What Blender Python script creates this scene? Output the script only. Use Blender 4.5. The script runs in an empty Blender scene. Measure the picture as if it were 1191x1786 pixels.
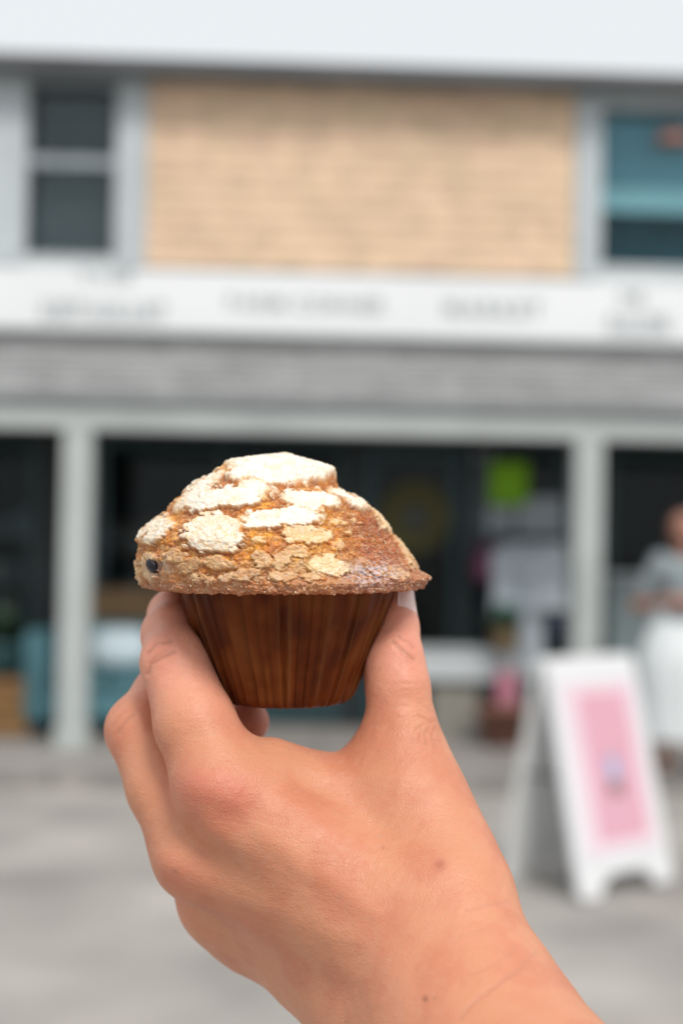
import bpy, bmesh, math, random
import numpy as np
from mathutils import Vector, Matrix
random.seed(7)
scene = bpy.context.scene
COL = scene.collection

# ---------------------------------------------------------------- camera, sky, sun, exposure
ROLL, PITCH, EYE = 0.0175, 0.0268, 1.5
FW = Vector((0, math.cos(PITCH), math.sin(PITCH)))
_r0 = Vector((1, 0, 0)); _u0 = _r0.cross(FW)
RT = math.cos(ROLL) * _r0 + math.sin(ROLL) * _u0
UP = -math.sin(ROLL) * _r0 + math.cos(ROLL) * _u0
CAM = Vector((0, 0, EYE))
cd = bpy.data.cameras.new('camera'); cam = bpy.data.objects.new('camera', cd); COL.objects.link(cam)
cam.matrix_world = Matrix(((RT.x, UP.x, -FW.x, CAM.x), (RT.y, UP.y, -FW.y, CAM.y), (RT.z, UP.z, -FW.z, CAM.z), (0, 0, 0, 1)))
cd.sensor_fit = 'VERTICAL'; cd.sensor_height = 36; cd.sensor_width = 24; cd.lens = 50.4
cd.clip_start = 0.02; cd.clip_end = 2000
cd.dof.use_dof = True; cd.dof.focus_distance = 0.381; cd.dof.aperture_fstop = 7.0
scene.camera = cam

SUN_EL, SUN_AZ = math.radians(50), math.radians(157)     # azimuth measured from +Y, clockwise seen from above
w = bpy.data.worlds.new('World'); scene.world = w; w.use_nodes = True
nt = w.node_tree; nt.nodes.clear()
wo = nt.nodes.new('ShaderNodeOutputWorld'); bg = nt.nodes.new('ShaderNodeBackground')
sky = nt.nodes.new('ShaderNodeTexSky'); sky.sky_type = 'NISHITA'; sky.sun_disc = False
sky.sun_elevation = SUN_EL; sky.sun_rotation = SUN_AZ; sky.dust_density = 3.0
mx = nt.nodes.new('ShaderNodeMix'); mx.data_type = 'RGBA'; mx.inputs[0].default_value = 0.93   # the cloud layer over the blue
mx.inputs[7].default_value = (6.7, 6.95, 7.08, 1)
nt.links.new(sky.outputs[0], mx.inputs[6]); nt.links.new(mx.outputs[2], bg.inputs[0])
bg.inputs[1].default_value = 0.1
nt.links.new(bg.outputs[0], wo.inputs[0])

sl = bpy.data.lights.new('sun', 'SUN'); sl.energy = 1.85; sl.angle = math.radians(18); sl.color = (1.0, 0.95, 0.88)
so = bpy.data.objects.new('sun', sl); COL.objects.link(so)
_sd = Vector((math.sin(SUN_AZ) * math.cos(SUN_EL), math.cos(SUN_AZ) * math.cos(SUN_EL), math.sin(SUN_EL)))
so.rotation_euler = _sd.to_track_quat('Z', 'Y').to_euler(); so.location = (0, -5, 12)

scene.view_settings.view_transform = 'Standard'; scene.view_settings.look = 'None'
scene.view_settings.exposure = 0.4; scene.view_settings.gamma = 1.0; scene.view_settings.use_curve_mapping = False
scene.cycles.use_denoising = True
scene.cycles.max_bounces = 8
scene.render.film_transparent = False

# ---------------------------------------------------------------- naming, parenting and mesh helpers
def tag(o, label=None, cat=None, group=None, kind=None):
    if label: o['label'] = label
    if cat: o['category'] = cat
    if group: o['group'] = group
    if kind: o['kind'] = kind
    return o

def empty(name, loc=(0, 0, 0), rz=0.0):
    o = bpy.data.objects.new(name, None); COL.objects.link(o)
    o.location = loc; o.rotation_euler = (0, 0, rz); o.empty_display_size = 0.1
    return o

def link(name, me, parent=None, loc=None, rot=None, scale=None, mat=None):
    o = bpy.data.objects.new(name, me); COL.objects.link(o)
    if parent: o.parent = parent
    if loc is not None: o.location = loc
    if rot is not None: o.rotation_euler = rot
    if scale is not None: o.scale = scale
    if mat is not None and not me.materials: me.materials.append(mat)
    return o

class MB:
    """collects shapes, then links them as one mesh object"""
    def __init__(s): s.bm = bmesh.new()
    def box(s, x0, x1, y0, y1, z0, z1, bev=0.0):
        x0, x1 = min(x0, x1), max(x0, x1); y0, y1 = min(y0, y1), max(y0, y1); z0, z1 = min(z0, z1), max(z0, z1)
        r = bmesh.ops.create_cube(s.bm, size=1)
        bmesh.ops.scale(s.bm, vec=(x1 - x0, y1 - y0, z1 - z0), verts=r['verts'])
        bmesh.ops.translate(s.bm, vec=((x0 + x1) / 2, (y0 + y1) / 2, (z0 + z1) / 2), verts=r['verts'])
        if bev:
            eds = list({e for v in r['verts'] for e in v.link_edges})
            bmesh.ops.bevel(s.bm, geom=eds, offset=bev, segments=2, affect='EDGES', profile=0.6)
        return s
    def tube(s, a, b, ra, rb=None, n=16):
        a = Vector(a); b = Vector(b); rb = ra if rb is None else rb
        q = (b - a).to_track_quat('Z', 'Y')
        r = bmesh.ops.create_cone(s.bm, cap_ends=True, segments=n, radius1=ra, radius2=rb, depth=(b - a).length)
        bmesh.ops.rotate(s.bm, cent=(0, 0, 0), matrix=q.to_matrix(), verts=r['verts'])
        bmesh.ops.translate(s.bm, vec=(a + b) / 2, verts=r['verts'])
        return s
    def lathe(s, prof, n=24, c=(0, 0, 0)):
        rings = [[s.bm.verts.new((c[0] + r * math.cos(2 * math.pi * k / n), c[1] + r * math.sin(2 * math.pi * k / n), c[2] + z)) for k in range(n)] for r, z in prof]
        for i in range(len(rings) - 1):
            for k in range(n):
                s.bm.faces.new((rings[i][k], rings[i][(k + 1) % n], rings[i + 1][(k + 1) % n], rings[i + 1][k]))
        s.bm.faces.new(rings[0][::-1]); s.bm.faces.new(rings[-1])
        return s
    def poly(s, pts, thick):
        """a plate: outline pts (3-D, planar) given the thickness vector"""
        t = Vector(thick)
        a = [s.bm.verts.new(Vector(p)) for p in pts]; b = [s.bm.verts.new(Vector(p) + t) for p in pts]
        n = len(a)
        s.bm.faces.new(a[::-1]); s.bm.faces.new(b)
        for k in range(n): s.bm.faces.new((a[k], a[(k + 1) % n], b[(k + 1) % n], b[k]))
        return s
    def mesh(s, name, mat=None, smooth=False):
        bmesh.ops.recalc_face_normals(s.bm, faces=s.bm.faces)
        me = bpy.data.meshes.new(name); s.bm.to_mesh(me); s.bm.free()
        if mat: me.materials.append(mat)
        if smooth: me.polygons.foreach_set('use_smooth', [True] * len(me.polygons))
        return me
    def build(s, name, mat, parent=None, smooth=False, loc=None, rot=None):
        return link(name, s.mesh(name, mat, smooth), parent, loc, rot)

def np_mesh(name, V, F, mat, smooth=True, colors=None):
    me = bpy.data.meshes.new(name)
    V = np.asarray(V, np.float32); F = np.asarray(F, np.int32); k = F.shape[1]
    me.vertices.add(len(V)); me.vertices.foreach_set('co', V.ravel())
    me.loops.add(F.size); me.loops.foreach_set('vertex_index', F.ravel())
    me.polygons.add(len(F)); me.polygons.foreach_set('loop_start', np.arange(0, F.size, k, dtype=np.int32))
    me.polygons.foreach_set('loop_total', np.full(len(F), k, np.int32))
    me.update(calc_edges=True); me.validate()
    me.polygons.foreach_set('use_smooth', np.full(len(me.polygons), smooth))
    for cname, c in (colors or {}).items():
        at = me.color_attributes.new(cname, 'FLOAT_COLOR', 'POINT')
        c4 = np.ones((len(V), 4), np.float32); c4[:, :c.shape[1]] = c
        at.data.foreach_set('color', c4.ravel())
    me.materials.append(mat)
    return me

# ---------------------------------------------------------------- procedural materials
def mat(name, col, rough=0.6, var=0.12, scale=8.0, bump=0.0, bscale=60.0, metal=0.0, spec=0.5, rnd=0.0, stretch=(1, 1, 1), col2=None, thresh=None):
    m = bpy.data.materials.new(name); m.use_nodes = True
    N = m.node_tree.nodes; L = m.node_tree.links
    b = N['Principled BSDF']; b.inputs['Roughness'].default_value = rough; b.inputs['Metallic'].default_value = metal
    b.inputs['Specular IOR Level'].default_value = spec
    tc = N.new('ShaderNodeTexCoord'); mp = N.new('ShaderNodeMapping'); mp.inputs['Scale'].default_value = stretch
    L.new(tc.outputs['Object'], mp.inputs[0])
    oi = N.new('ShaderNodeObjectInfo')
    ad = N.new('ShaderNodeVectorMath'); ad.operation = 'ADD'
    cb = N.new('ShaderNodeVectorMath'); cb.operation = 'SCALE'; cb.inputs[0].default_value = (37, 91, 53); L.new(oi.outputs['Random'], cb.inputs['Scale'])
    L.new(mp.outputs[0], ad.inputs[0]); L.new(cb.outputs[0], ad.inputs[1])
    nz = N.new('ShaderNodeTexNoise'); nz.inputs['Scale'].default_value = scale; nz.inputs['Detail'].default_value = 6
    L.new(ad.outputs[0], nz.inputs['Vector'])
    rp = N.new('ShaderNodeValToRGB')
    c = Vector(col); d = Vector(col2) if col2 else c * (1 - 2 * var)
    rp.color_ramp.elements[0].color = (*d, 1); rp.color_ramp.elements[1].color = (*((c * (1 + var)) if not col2 else c), 1)
    rp.color_ramp.elements[0].position, rp.color_ramp.elements[1].position = thresh or (0.32, 0.68)
    L.new(nz.outputs['Fac'], rp.inputs[0])
    out = rp.outputs[0]
    if rnd:
        hv = N.new('ShaderNodeHueSaturation'); mr = N.new('ShaderNodeMapRange')
        mr.inputs['To Min'].default_value = 1 - rnd; mr.inputs['To Max'].default_value = 1 + rnd
        L.new(oi.outputs['Random'], mr.inputs[0]); L.new(mr.outputs[0], hv.inputs['Value'])
        wn = N.new('ShaderNodeTexWhiteNoise'); wn.noise_dimensions = '1D'; L.new(oi.outputs['Random'], wn.inputs['W'])
        m2 = N.new('ShaderNodeMapRange'); m2.inputs['To Min'].default_value = 0.5 - rnd * 0.06; m2.inputs['To Max'].default_value = 0.5 + rnd * 0.06
        L.new(wn.outputs['Value'], m2.inputs[0]); L.new(m2.outputs[0], hv.inputs['Hue'])
        L.new(out, hv.inputs['Color']); out = hv.outputs[0]
    L.new(out, b.inputs['Base Color'])
    if bump:
        n2 = N.new('ShaderNodeTexNoise'); n2.inputs['Scale'].default_value = bscale; n2.inputs['Detail'].default_value = 5
        L.new(ad.outputs[0], n2.inputs['Vector'])
        bp = N.new('ShaderNodeBump'); bp.inputs['Strength'].default_value = bump; bp.inputs['Distance'].default_value = 0.01
        L.new(n2.outputs['Fac'], bp.inputs['Height']); L.new(bp.outputs[0], b.inputs['Normal'])
    return m

def glass(name, tint, spec=0.5, rough=0.03):
    m = bpy.data.materials.new(name); m.use_nodes = True
    N = m.node_tree.nodes; L = m.node_tree.links; N.clear()
    o = N.new('ShaderNodeOutputMaterial'); tr = N.new('ShaderNodeBsdfTransparent'); tr.inputs[0].default_value = (*tint, 1)
    gl = N.new('ShaderNodeBsdfGlossy'); gl.inputs['Roughness'].default_value = rough
    fr = N.new('ShaderNodeFresnel'); fr.inputs[0].default_value = 1.45
    mu = N.new('ShaderNodeMath'); mu.operation = 'MULTIPLY'; mu.inputs[1].default_value = spec
    ms = N.new('ShaderNodeMixShader'); L.new(fr.outputs[0], mu.inputs[0]); L.new(mu.outputs[0], ms.inputs[0])
    nz = N.new('ShaderNodeTexNoise'); nz.inputs['Scale'].default_value = 1.3
    bp = N.new('ShaderNodeBump'); bp.inputs['Strength'].default_value = 0.03; L.new(nz.outputs['Fac'], bp.inputs['Height']); L.new(bp.outputs[0], gl.inputs['Normal'])
    L.new(tr.outputs[0], ms.inputs[1]); L.new(gl.outputs[0], ms.inputs[2]); L.new(ms.outputs[0], o.inputs[0])
    return m
# ---------------------------------------------------------------- small numeric toolkit (noise, distance fields, surface extraction)
FPX = 2500.0
CXP, CYP = 595.5, 893.0
D0 = 417.0                      # millimetres from the lens to the muffin's axis

def hp(px, py, z):
    """photo position + millimetres in front of the muffin's axis -> millimetres in the hand's own frame"""
    d = D0 - z
    return np.array([(px - CXP) / FPX * d, -(py - CYP) / FPX * d, z], dtype=np.float64)

def hash3(ix, iy, iz, seed):
    h = (ix.astype(np.int64) * 374761393 + iy.astype(np.int64) * 668265263 + iz.astype(np.int64) * 2147483647 + seed * 1274126177) & 0xffffffff
    h = ((h ^ (h >> 13)) * 1274126177) & 0xffffffff
    h = (h ^ (h >> 16)) & 0xffffffff
    return h.astype(np.float64) / 4294967295.0

def vnoise(p, freq, seed=0):
    q = p * freq
    i = np.floor(q).astype(np.int64); f = q - i
    f = f * f * f * (f * (f * 6 - 15) + 10)
    out = np.zeros(len(p))
    for dx in (0, 1):
        wx = f[:, 0] if dx else 1 - f[:, 0]
        for dy in (0, 1):
            wy = f[:, 1] if dy else 1 - f[:, 1]
            for dz in (0, 1):
                wz = f[:, 2] if dz else 1 - f[:, 2]
                out += wx * wy * wz * hash3(i[:, 0] + dx, i[:, 1] + dy, i[:, 2] + dz, seed)
    return out * 2 - 1

def fbm(p, freq, octs=4, seed=0, gain=0.5):
    o = np.zeros(len(p)); a = 1.0; t = 0
    for k in range(octs):
        o += a * vnoise(p, freq * 2.03 ** k, seed + 17 * k); t += a; a *= gain
    return o / t

def worley(p, freq, seed=0):
    """nearest and second-nearest cell distance, and the nearest cell's random value"""
    q = p * freq; i = np.floor(q).astype(np.int64)
    d1 = np.full(len(p), 9.0); d2 = np.full(len(p), 9.0); idv = np.zeros(len(p))
    for dx in (-1, 0, 1):
        for dy in (-1, 0, 1):
            for dz in (-1, 0, 1):
                c = i + np.array([dx, dy, dz])
                cx = c[:, 0] + hash3(c[:, 0], c[:, 1], c[:, 2], seed)
                cy = c[:, 1] + hash3(c[:, 0], c[:, 1], c[:, 2], seed + 1)
                cz = c[:, 2] + hash3(c[:, 0], c[:, 1], c[:, 2], seed + 2)
                d = np.sqrt((cx - q[:, 0]) ** 2 + (cy - q[:, 1]) ** 2 + (cz - q[:, 2]) ** 2)
                nr = d < d1
                d2 = np.where(nr, d1, np.minimum(d2, d))
                idv = np.where(nr, hash3(c[:, 0], c[:, 1], c[:, 2], seed + 3), idv)
                d1 = np.where(nr, d, d1)
    return d1, d2, idv

def sstep(a, b, x):
    t = np.clip((x - a) / (b - a), 0, 1)
    return t * t * (3 - 2 * t)

def smin(a, b, k):
    h = np.clip(0.5 + 0.5 * (b - a) / k, 0, 1)
    return b * (1 - h) + a * h - k * h * (1 - h)

def capsule(p, a, b, ra, rb):
    ab = b - a
    t = np.clip(((p - a) @ ab) / (ab @ ab), 0, 1)
    d = np.sqrt(((p - a - t[:, None] * ab) ** 2).sum(1))
    return d - (ra + (rb - ra) * t)

def surface_nets(S, org, vox):
    """quads round the zero level of the sampled field S"""
    nx, ny, nz = S.shape
    ins = S < 0
    cnt = np.zeros((nx - 1, ny - 1, nz - 1), np.float32)
    acc = np.zeros((nx - 1, ny - 1, nz - 1, 3), np.float32)
    def sl(o, ax=None):
        return tuple(slice(o[k], o[k] + (nx, ny, nz)[k] - 1) for k in range(3))
    for ax in range(3):
        for u in (0, 1):
            for v in (0, 1):
                o0 = [0, 0, 0]; oth = [k for k in range(3) if k != ax]
                o0[oth[0]] = u; o0[oth[1]] = v
                o1 = list(o0); o1[ax] = 1
                A = S[sl(o0)]; B = S[sl(o1)]
                m = (A < 0) != (B < 0)
                t = np.where(m, A / np.where(m, A - B, 1), 0)
                cnt += m
                for k in range(3):
                    acc[..., k] += np.where(m, (t if k == ax else float(o0[k])), 0)
    has = cnt > 0
    idx = np.full(has.shape, -1, np.int64)
    idx[has] = np.arange(int(has.sum()))
    gi = np.argwhere(has).astype(np.float64)
    V = org + (gi + acc[has] / cnt[has][:, None]) * vox
    F = []
    for ax in range(3):
        oth = [k for k in range(3) if k != ax]
        s0 = [slice(1, -1)] * 3; s1 = [slice(1, -1)] * 3
        s0[ax] = slice(0, S.shape[ax] - 1); s1[ax] = slice(1, S.shape[ax])
        A = ins[tuple(s0)]; B = ins[tuple(s1)]
        e = np.argwhere(A != B)
        flip = A[tuple(e.T)]
        base = e.copy(); base[:, oth[0]] += 1; base[:, oth[1]] += 1
        def cell(du, dv):
            c = base.copy(); c[:, oth[0]] -= du; c[:, oth[1]] -= dv
            return idx[c[:, 0], c[:, 1], c[:, 2]]
        q = np.stack([cell(1, 1), cell(0, 1), cell(0, 0), cell(1, 0)], 1)
        if ax == 1: flip = ~flip
        q[~flip] = q[~flip][:, ::-1]
        F.append(q)
    F = np.concatenate(F)
    return V, F[(F >= 0).all(1)]

def field_to_mesh(fn, lo, hi, vox):
    lo = np.array(lo, float); n = np.ceil((np.array(hi) - lo) / vox / 4).astype(int) * 4 + 1
    cn = (n - 1) // 4 + 1
    ax = [lo[k] + np.arange(cn[k]) * vox * 4 for k in range(3)]
    G = np.stack(np.meshgrid(*ax, indexing='ij'), -1).reshape(-1, 3)
    C = fn(G).reshape(cn)
    S = np.repeat(np.repeat(np.repeat(C, 4, 0), 4, 1), 4, 2)[:n[0], :n[1], :n[2]].astype(np.float32)
    near = np.abs(C) < vox * 4 * 1.9 + 1.0
    blk = np.zeros(cn - 1, bool)
    for dx in (0, 1):
        for dy in (0, 1):
            for dz in (0, 1):
                blk |= near[dx:dx + cn[0] - 1, dy:dy + cn[1] - 1, dz:dz + cn[2] - 1]
    B = np.argwhere(blk) * 4
    o = np.stack(np.meshgrid(*[np.arange(5)] * 3, indexing='ij'), -1).reshape(-1, 3)
    for s in range(0, len(B), 6000):
        I = (B[s:s + 6000, None, :] + o[None]).reshape(-1, 3)
        S[I[:, 0], I[:, 1], I[:, 2]] = fn(lo + I * vox)
    return surface_nets(S, lo, vox)

def relax(V, F, n, lam=0.5):
    e = np.concatenate([F[:, [0, 1]], F[:, [1, 2]], F[:, [2, 3]], F[:, [3, 0]]])
    e = np.concatenate([e, e[:, ::-1]])
    deg = np.bincount(e[:, 0], minlength=len(V)).astype(float)
    for k in range(n):
        for s in (lam, -lam * 1.04) if n > 2 else (lam,):
            av = np.stack([np.bincount(e[:, 0], V[e[:, 1], c], len(V)) for c in range(3)], 1) / deg[:, None]
            V = V + s * (av - V)
    return V
# ---------------------------------------------------------------- the shop front: a frame of its own (u along the front, v into the building)
PSI = 0.047
FO = Vector((0, 10.0, 0)); FU = Vector((math.cos(PSI), math.sin(PSI), 0)); FV = Vector((-math.sin(PSI), math.cos(PSI), 0))
def ray(px, py): return (FW + RT * ((px - CXP) / FPX) - UP * ((py - CYP) / FPX))
def U(px, py, v):
    """where the sight line through a photo position meets the vertical plane v metres behind the posts: (u, z)"""
    d = ray(px, py); t = (v - (CAM - FO).dot(FV)) / d.dot(FV); p = CAM + d * t
    return (p - FO).dot(FU), p.z
def G(px, py, z=0.0):
    d = ray(px, py); t = (z - EYE) / d.z; return CAM + d * t
def FW3(u, v, z=0.0): return FO + FU * u + FV * v + Vector((0, 0, z))

M = {}
M['asphalt'] = mat('road_asphalt', (0.385, 0.36, 0.338), 0.9, 0.16, 1.1, 0.5, 160)
M['concrete'] = mat('pavement_concrete', (0.30, 0.28, 0.265), 0.85, 0.12, 3.0, 0.3, 120, rnd=0.06)
M['kerb'] = mat('kerb_concrete', (0.25, 0.235, 0.22), 0.85, 0.14, 3.0, 0.3, 90, rnd=0.08)
M['trim'] = mat('grey_trim_paint', (0.47, 0.52, 0.55), 0.55, 0.05, 2.0, 0.1, 40)
M['post'] = mat('pale_post_paint', (0.43, 0.465, 0.46), 0.55, 0.05, 2.0, 0.1, 40)
M['trimdark'] = mat('slate_grey_paint', (0.17, 0.21, 0.23), 0.5, 0.08, 2.0)
M['gutter'] = mat('dark_gutter_metal', (0.10, 0.10, 0.105), 0.4, 0.08, 2.0, metal=0.2)
M['cedar'] = mat('new_cedar_shingle', (0.73, 0.535, 0.375), 0.8, 0.07, 4.0, 0.3, 60, rnd=0.11, stretch=(6, 6, 1))
M['grey_shingle'] = mat('weathered_shingle', (0.36, 0.365, 0.37), 0.85, 0.14, 5.0, 0.5, 60, rnd=0.17, stretch=(6, 1, 6))
M['white'] = mat('white_board_paint', (0.77, 0.79, 0.81), 0.45, 0.02, 1.0)
M['letter'] = mat('grey_letter_paint', (0.44, 0.47, 0.49), 0.5, 0.05, 3.0)
M['panelgrey'] = mat('pale_grey_panel', (0.52, 0.56, 0.58), 0.5, 0.04, 3.0)
M['clap'] = mat('grey_clapboard', (0.46, 0.50, 0.52), 0.6, 0.05, 2.0)
M['darkwall'] = mat('charcoal_shopfront_paint', (0.018, 0.024, 0.028), 0.6, 0.2, 1.5)
M['tealwall'] = mat('deep_teal_paint', (0.022, 0.06, 0.07), 0.5, 0.12, 1.5)
M['room'] = mat('dark_room_wall', (0.025, 0.027, 0.03), 0.9, 0.25, 0.8)
M['roomfloor'] = mat('dark_room_floor', (0.04, 0.035, 0.03), 0.7, 0.2, 1.0)
M['ochre'] = mat('ochre_wood', (0.26, 0.155, 0.07), 0.6, 0.15, 4.0, stretch=(1, 1, 8))
M['soffit'] = mat('porch_ceiling', (0.05, 0.055, 0.06), 0.7, 0.1, 2.0)
M['glass'] = glass('shop_glass', (0.82, 0.90, 0.92), 0.34)
M['upglass'] = glass('upper_glass', (0.90, 0.93, 0.94), 0.45)
M['tealglass'] = glass('teal_tinted_glass', (0.80, 0.93, 0.95), 0.5)

# ---- ground
gv = []; gf = []
xs = np.concatenate([[-600, -200, -60], np.linspace(-20, 20, 41), [60, 200, 600]]); ys = np.concatenate([[-600, -200, -60], np.linspace(-20, 20, 41), [60, 200, 600]])
gr = np.random.default_rng(3)
for y in ys:
    for x in xs: gv.append((x, y, gr.uniform(-0.003, 0.003) if abs(x) < 19 and abs(y) < 19 else 0))
nx_ = len(xs)
for j in range(len(ys) - 1):
    for i in range(nx_ - 1): gf.append((j * nx_ + i, j * nx_ + i + 1, (j + 1) * nx_ + i + 1, (j + 1) * nx_ + i))
road = link('road', np_mesh('road', gv, gf, M['asphalt'])); tag(road, kind='structure')

# ---- pavement: slabs and kerb stones, each its own piece
pave = empty('pavement', FO, PSI); tag(pave, kind='structure')
SLAB = 0.10
bed = MB(); bed.box(-12, 12, -0.86, 9.5, -0.2, SLAB - 0.018); bed.build('slab_bed', M['kerb'], pave)
sm_ = MB().box(-0.5, 0.5, -0.5, 0.5, -0.03, 0.03, 0.006).mesh('slab', M['concrete'])
u = -4.9
while u < 4.9:
    for k, (v0, v1) in enumerate(((-0.89, -0.10), (-0.10, 0.69), (0.69, 1.48))):
        link('slab', sm_, pave, (u + 0.60 + 0.0, (v0 + v1) / 2, SLAB - 0.03), scale=(1.185, v1 - v0 - 0.014, 1))
    u += 1.2
km = MB().box(-0.5, 0.5, -0.09, 0.09, -0.14, 0.14, 0.012).mesh('kerb_stone', M['kerb'])
u = -5.4
while u < 5.4:
    link('kerb_stone', km, pave, (u + 0.45, -0.985, SLAB - 0.14 + random.uniform(-.003, .003)), scale=(0.89, 1, 1)); u += 0.9

# ---- the building
shop = empty('shop_building', FO, PSI)
tag(shop, 'two storey shop with tan cedar shingle upper wall, grey shingled porch roof and dark shopfront', 'building')
VW = 1.5
zr0 = U(595, 598, 1.46)[1]          # top of the porch roof
zs0, zs1 = U(595, 588, 1.42)[1], U(595, 480, 1.42)[1]     # sign band
zb0, zb1 = U(620, 474, VW)[1], U(620, 150, VW)[1]          # shingle field
zcap = U(595, 108, 1.15)[1]         # gutter top
uL, uR = U(257, 300, VW)[0], U(1001, 320, VW)[0]
wl0, wl1 = U(46, 300, VW)[0], U(206, 300, VW)[0]; wlz0, wlz1 = U(125, 451, VW)[1], U(130, 144, VW)[1]
wr0, wr1 = U(1038, 330, VW)[0], U(1390, 330, VW)[0]; wrz0, wrz1 = U(1120, 474, VW)[1], U(1120, 183, VW)[1]
TOP = zcap - 0.02
# wall carcass with window openings
wm = MB()
wm.box(-9, wl0, VW, VW + .2, zr0 - .3, TOP); wm.box(wl1, wr0, VW, VW + .2, zr0 - .3, TOP); wm.box(wr1, 9, VW, VW + .2, zr0 - .3, TOP)
wm.box(wl0, wl1, VW, VW + .2, zr0 - .3, wlz0); wm.box(wl0, wl1, VW, VW + .2, wlz1, TOP)
wm.box(wr0, wr1, VW, VW + .2, zr0 - .3, wrz0); wm.box(wr0, wr1, VW, VW + .2, wrz1, TOP)
wm.build('upper_wall', M['clap'], shop)
# trim boards beside and above the shingle field
tb = lambda x0, x1, z0, z1, m='trim', d=.045: MB().box(x0, x1, VW - d, VW - .001, z0, z1, .004).build('trim_board', M[m], shop)
tb(wl1 + .002, uL, zb0 - .02, zb1 + .02); tb(uR, wr0 - .002, zb0 - .02, zb1 + .06)
tb(-4.2, wl0 - .002, zb0 - .02, zb1 + .02, 'trim', .040)
tb(wl0 + .001, wl1 - .001, wlz1 + .002, wlz1 + .10, 'trimdark', .05); tb(wl0 + .001, wl1 - .001, wlz0 - .16, wlz0 - .002, 'panelgrey', .05)
tb(wr0, wr1, wrz1 + .002, wrz1 + .16, 'panelgrey', .05); tb(wr0, wr1, wrz0 - .12, wrz0 - .002, 'panelgrey', .05)
tb(wr1 + .002, 4.6, zb0 - .02, zb1 + .06)
for k in range(12):
    z = zb0 + k * .13
    for a, b in ((-9, -4.22), (4.62, 9)):
        MB().box(a, b, VW - .03, VW - .001, z, z + .128, .004).build('clapboard', M['clap'], shop)
# cedar shingles, one by one
ms = MB(); bm = ms.bm
def shingle_mesh(name, m, length, t0, t1):
    b = MB()
    v = [(-.5, 0, 0), (.5, 0, 0), (.5, -t0, 0), (-.5, -t0, 0), (-.5, 0, length), (.5, 0, length), (.5, -t1, length), (-.5, -t1, length)]
    vs = [b.bm.verts.new(p) for p in v]
    for f in ((0, 1, 2, 3), (4, 5, 6, 7), (0, 1, 5, 4), (2, 3, 7, 6), (1, 2, 6, 5), (0, 3, 7, 4)): b.bm.faces.new([vs[i] for i in f])
    return b.mesh(name, m)
ms.bm.free()
EXP = .127
shm = shingle_mesh('shingle', M['cedar'], EXP + .03, .016, .005)
z = zb0; row = 0
while z < zb1 - .02:
    u = uL + .004 - random.uniform(0, .0)
    while u < uR - .01:
        wd = random.choice((.12, .15, .17, .20, .23))
        if uR - (u + wd) < .09: wd = uR - .004 - u
        ztop = min(EXP + .03, zb1 + .03 - z) / (EXP + .03)
        link('shingle', shm, shop, (u + wd / 2, VW - .004 - random.uniform(0, .003), z + random.uniform(-.004, .004)), scale=(wd - .003, 1, ztop))
        u += wd
    z += EXP; row += 1
# eave: soffit, fascia, gutter, roof
sf = MB().box(-9.2, 9.2, 1.30, VW + .4, zcap - .06, zcap - .03); sf.build('soffit', M['trimdark'], shop)
MB().box(-9.2, 9.2, 1.265, 1.295, zcap - .13, zcap - .005).build('fascia', M['trimdark'], shop)
gt = MB()
for (a0, b0, a1, b1) in ((1.17, -.10, 1.18, .0), (1.26, -.10, 1.264, .0)): gt.box(-9.2, 9.2, a0, a1, zcap + b0, zcap + b1)
gt.box(-9.2, 9.2, 1.18, 1.26, zcap - .10, zcap - .092); gt.build('gutter', M['gutter'], shop)
MB().poly([(-9.3, 1.23, zcap + .0), (-9.3, 6.5, zcap + 1.0), (-9.3, 6.5, zcap + .92), (-9.3, 1.27, zcap - .03)], (18.6, 0, 0)).build('roof', M['grey_shingle'], shop)
bw = MB(); bw.box(-9, -8.8, VW + .2, 6.4, 0, zcap + .1); bw.box(8.8, 9, VW + .2, 6.4, 0, zcap + .1); bw.box(-9, 9, 6.4, 6.6, 0, zcap + .8)
bw.build('side_wall', M['clap'], shop)

# upper left window: frame, two sashes with screens
def sash(x0, x1, z0, z1, v, gm, fr='panelgrey', t=.035, parent=None):
    t = .016; f = MB(); f.box(x0, x1, v, v + .04, z0, z0 + t); f.box(x0, x1, v, v + .04, z1 - t, z1)
    f.box(x0, x0 + t, v, v + .04, z0 + t, z1 - t); f.box(x1 - t, x1, v, v + .04, z0 + t, z1 - t)
    return f
wn = MB(); fb = .012
wn.box(wl0, wl0 + fb, VW - .055, VW + .1, wlz0, wlz1); wn.box(wl1 - fb, wl1, VW - .055, VW + .1, wlz0, wlz1)
wn.box(wl0 + fb, wl1 - fb, VW - .055, VW + .1, wlz0, wlz0 + fb); wn.box(wl0 + fb, wl1 - fb, VW - .055, VW + .1, wlz1 - fb, wlz1)
win = wn.build('window', M['panelgrey'], shop)
zm = U(125, 284, VW)[1]
sash(wl0 + fb, wl1 - fb, zm - .02, wlz1 - fb, VW + .0, None).build('sash', M['trimdark'], win)
sash(wl0 + fb, wl1 - fb, wlz0 + fb, zm - .022, VW - .02, None).build('sash', M['trimdark'], win)
MB().box(wl0 + fb, wl1 - fb, VW - .045, VW - .021, zm - .042, zm + .042).build('meeting_rail', mat('mid_grey_rail', (.27, .31, .34), .5), win)
MB().box(wl0 + fb, wl1 - fb, VW + .055, VW + .060, wlz0 + fb, wlz1 - fb).build('pane', M['upglass'], win)
M['blind'] = mat('grey_window_blind', (0.16, 0.20, 0.215), 0.7, 0.1, 3.0, rnd=.15)
bl = MB().box(wl0 + .06, wl1 - .06, -.001, .001, -.012, .012).mesh('blind_slat', M['blind'])
k = 0; z = wlz0 + .06
while z < wlz1 - .06:
    link('blind_slat', bl, win, (0, VW + .13, z), (math.radians(25 if z > zm else 12), 0, 0)); z += .034
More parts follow.
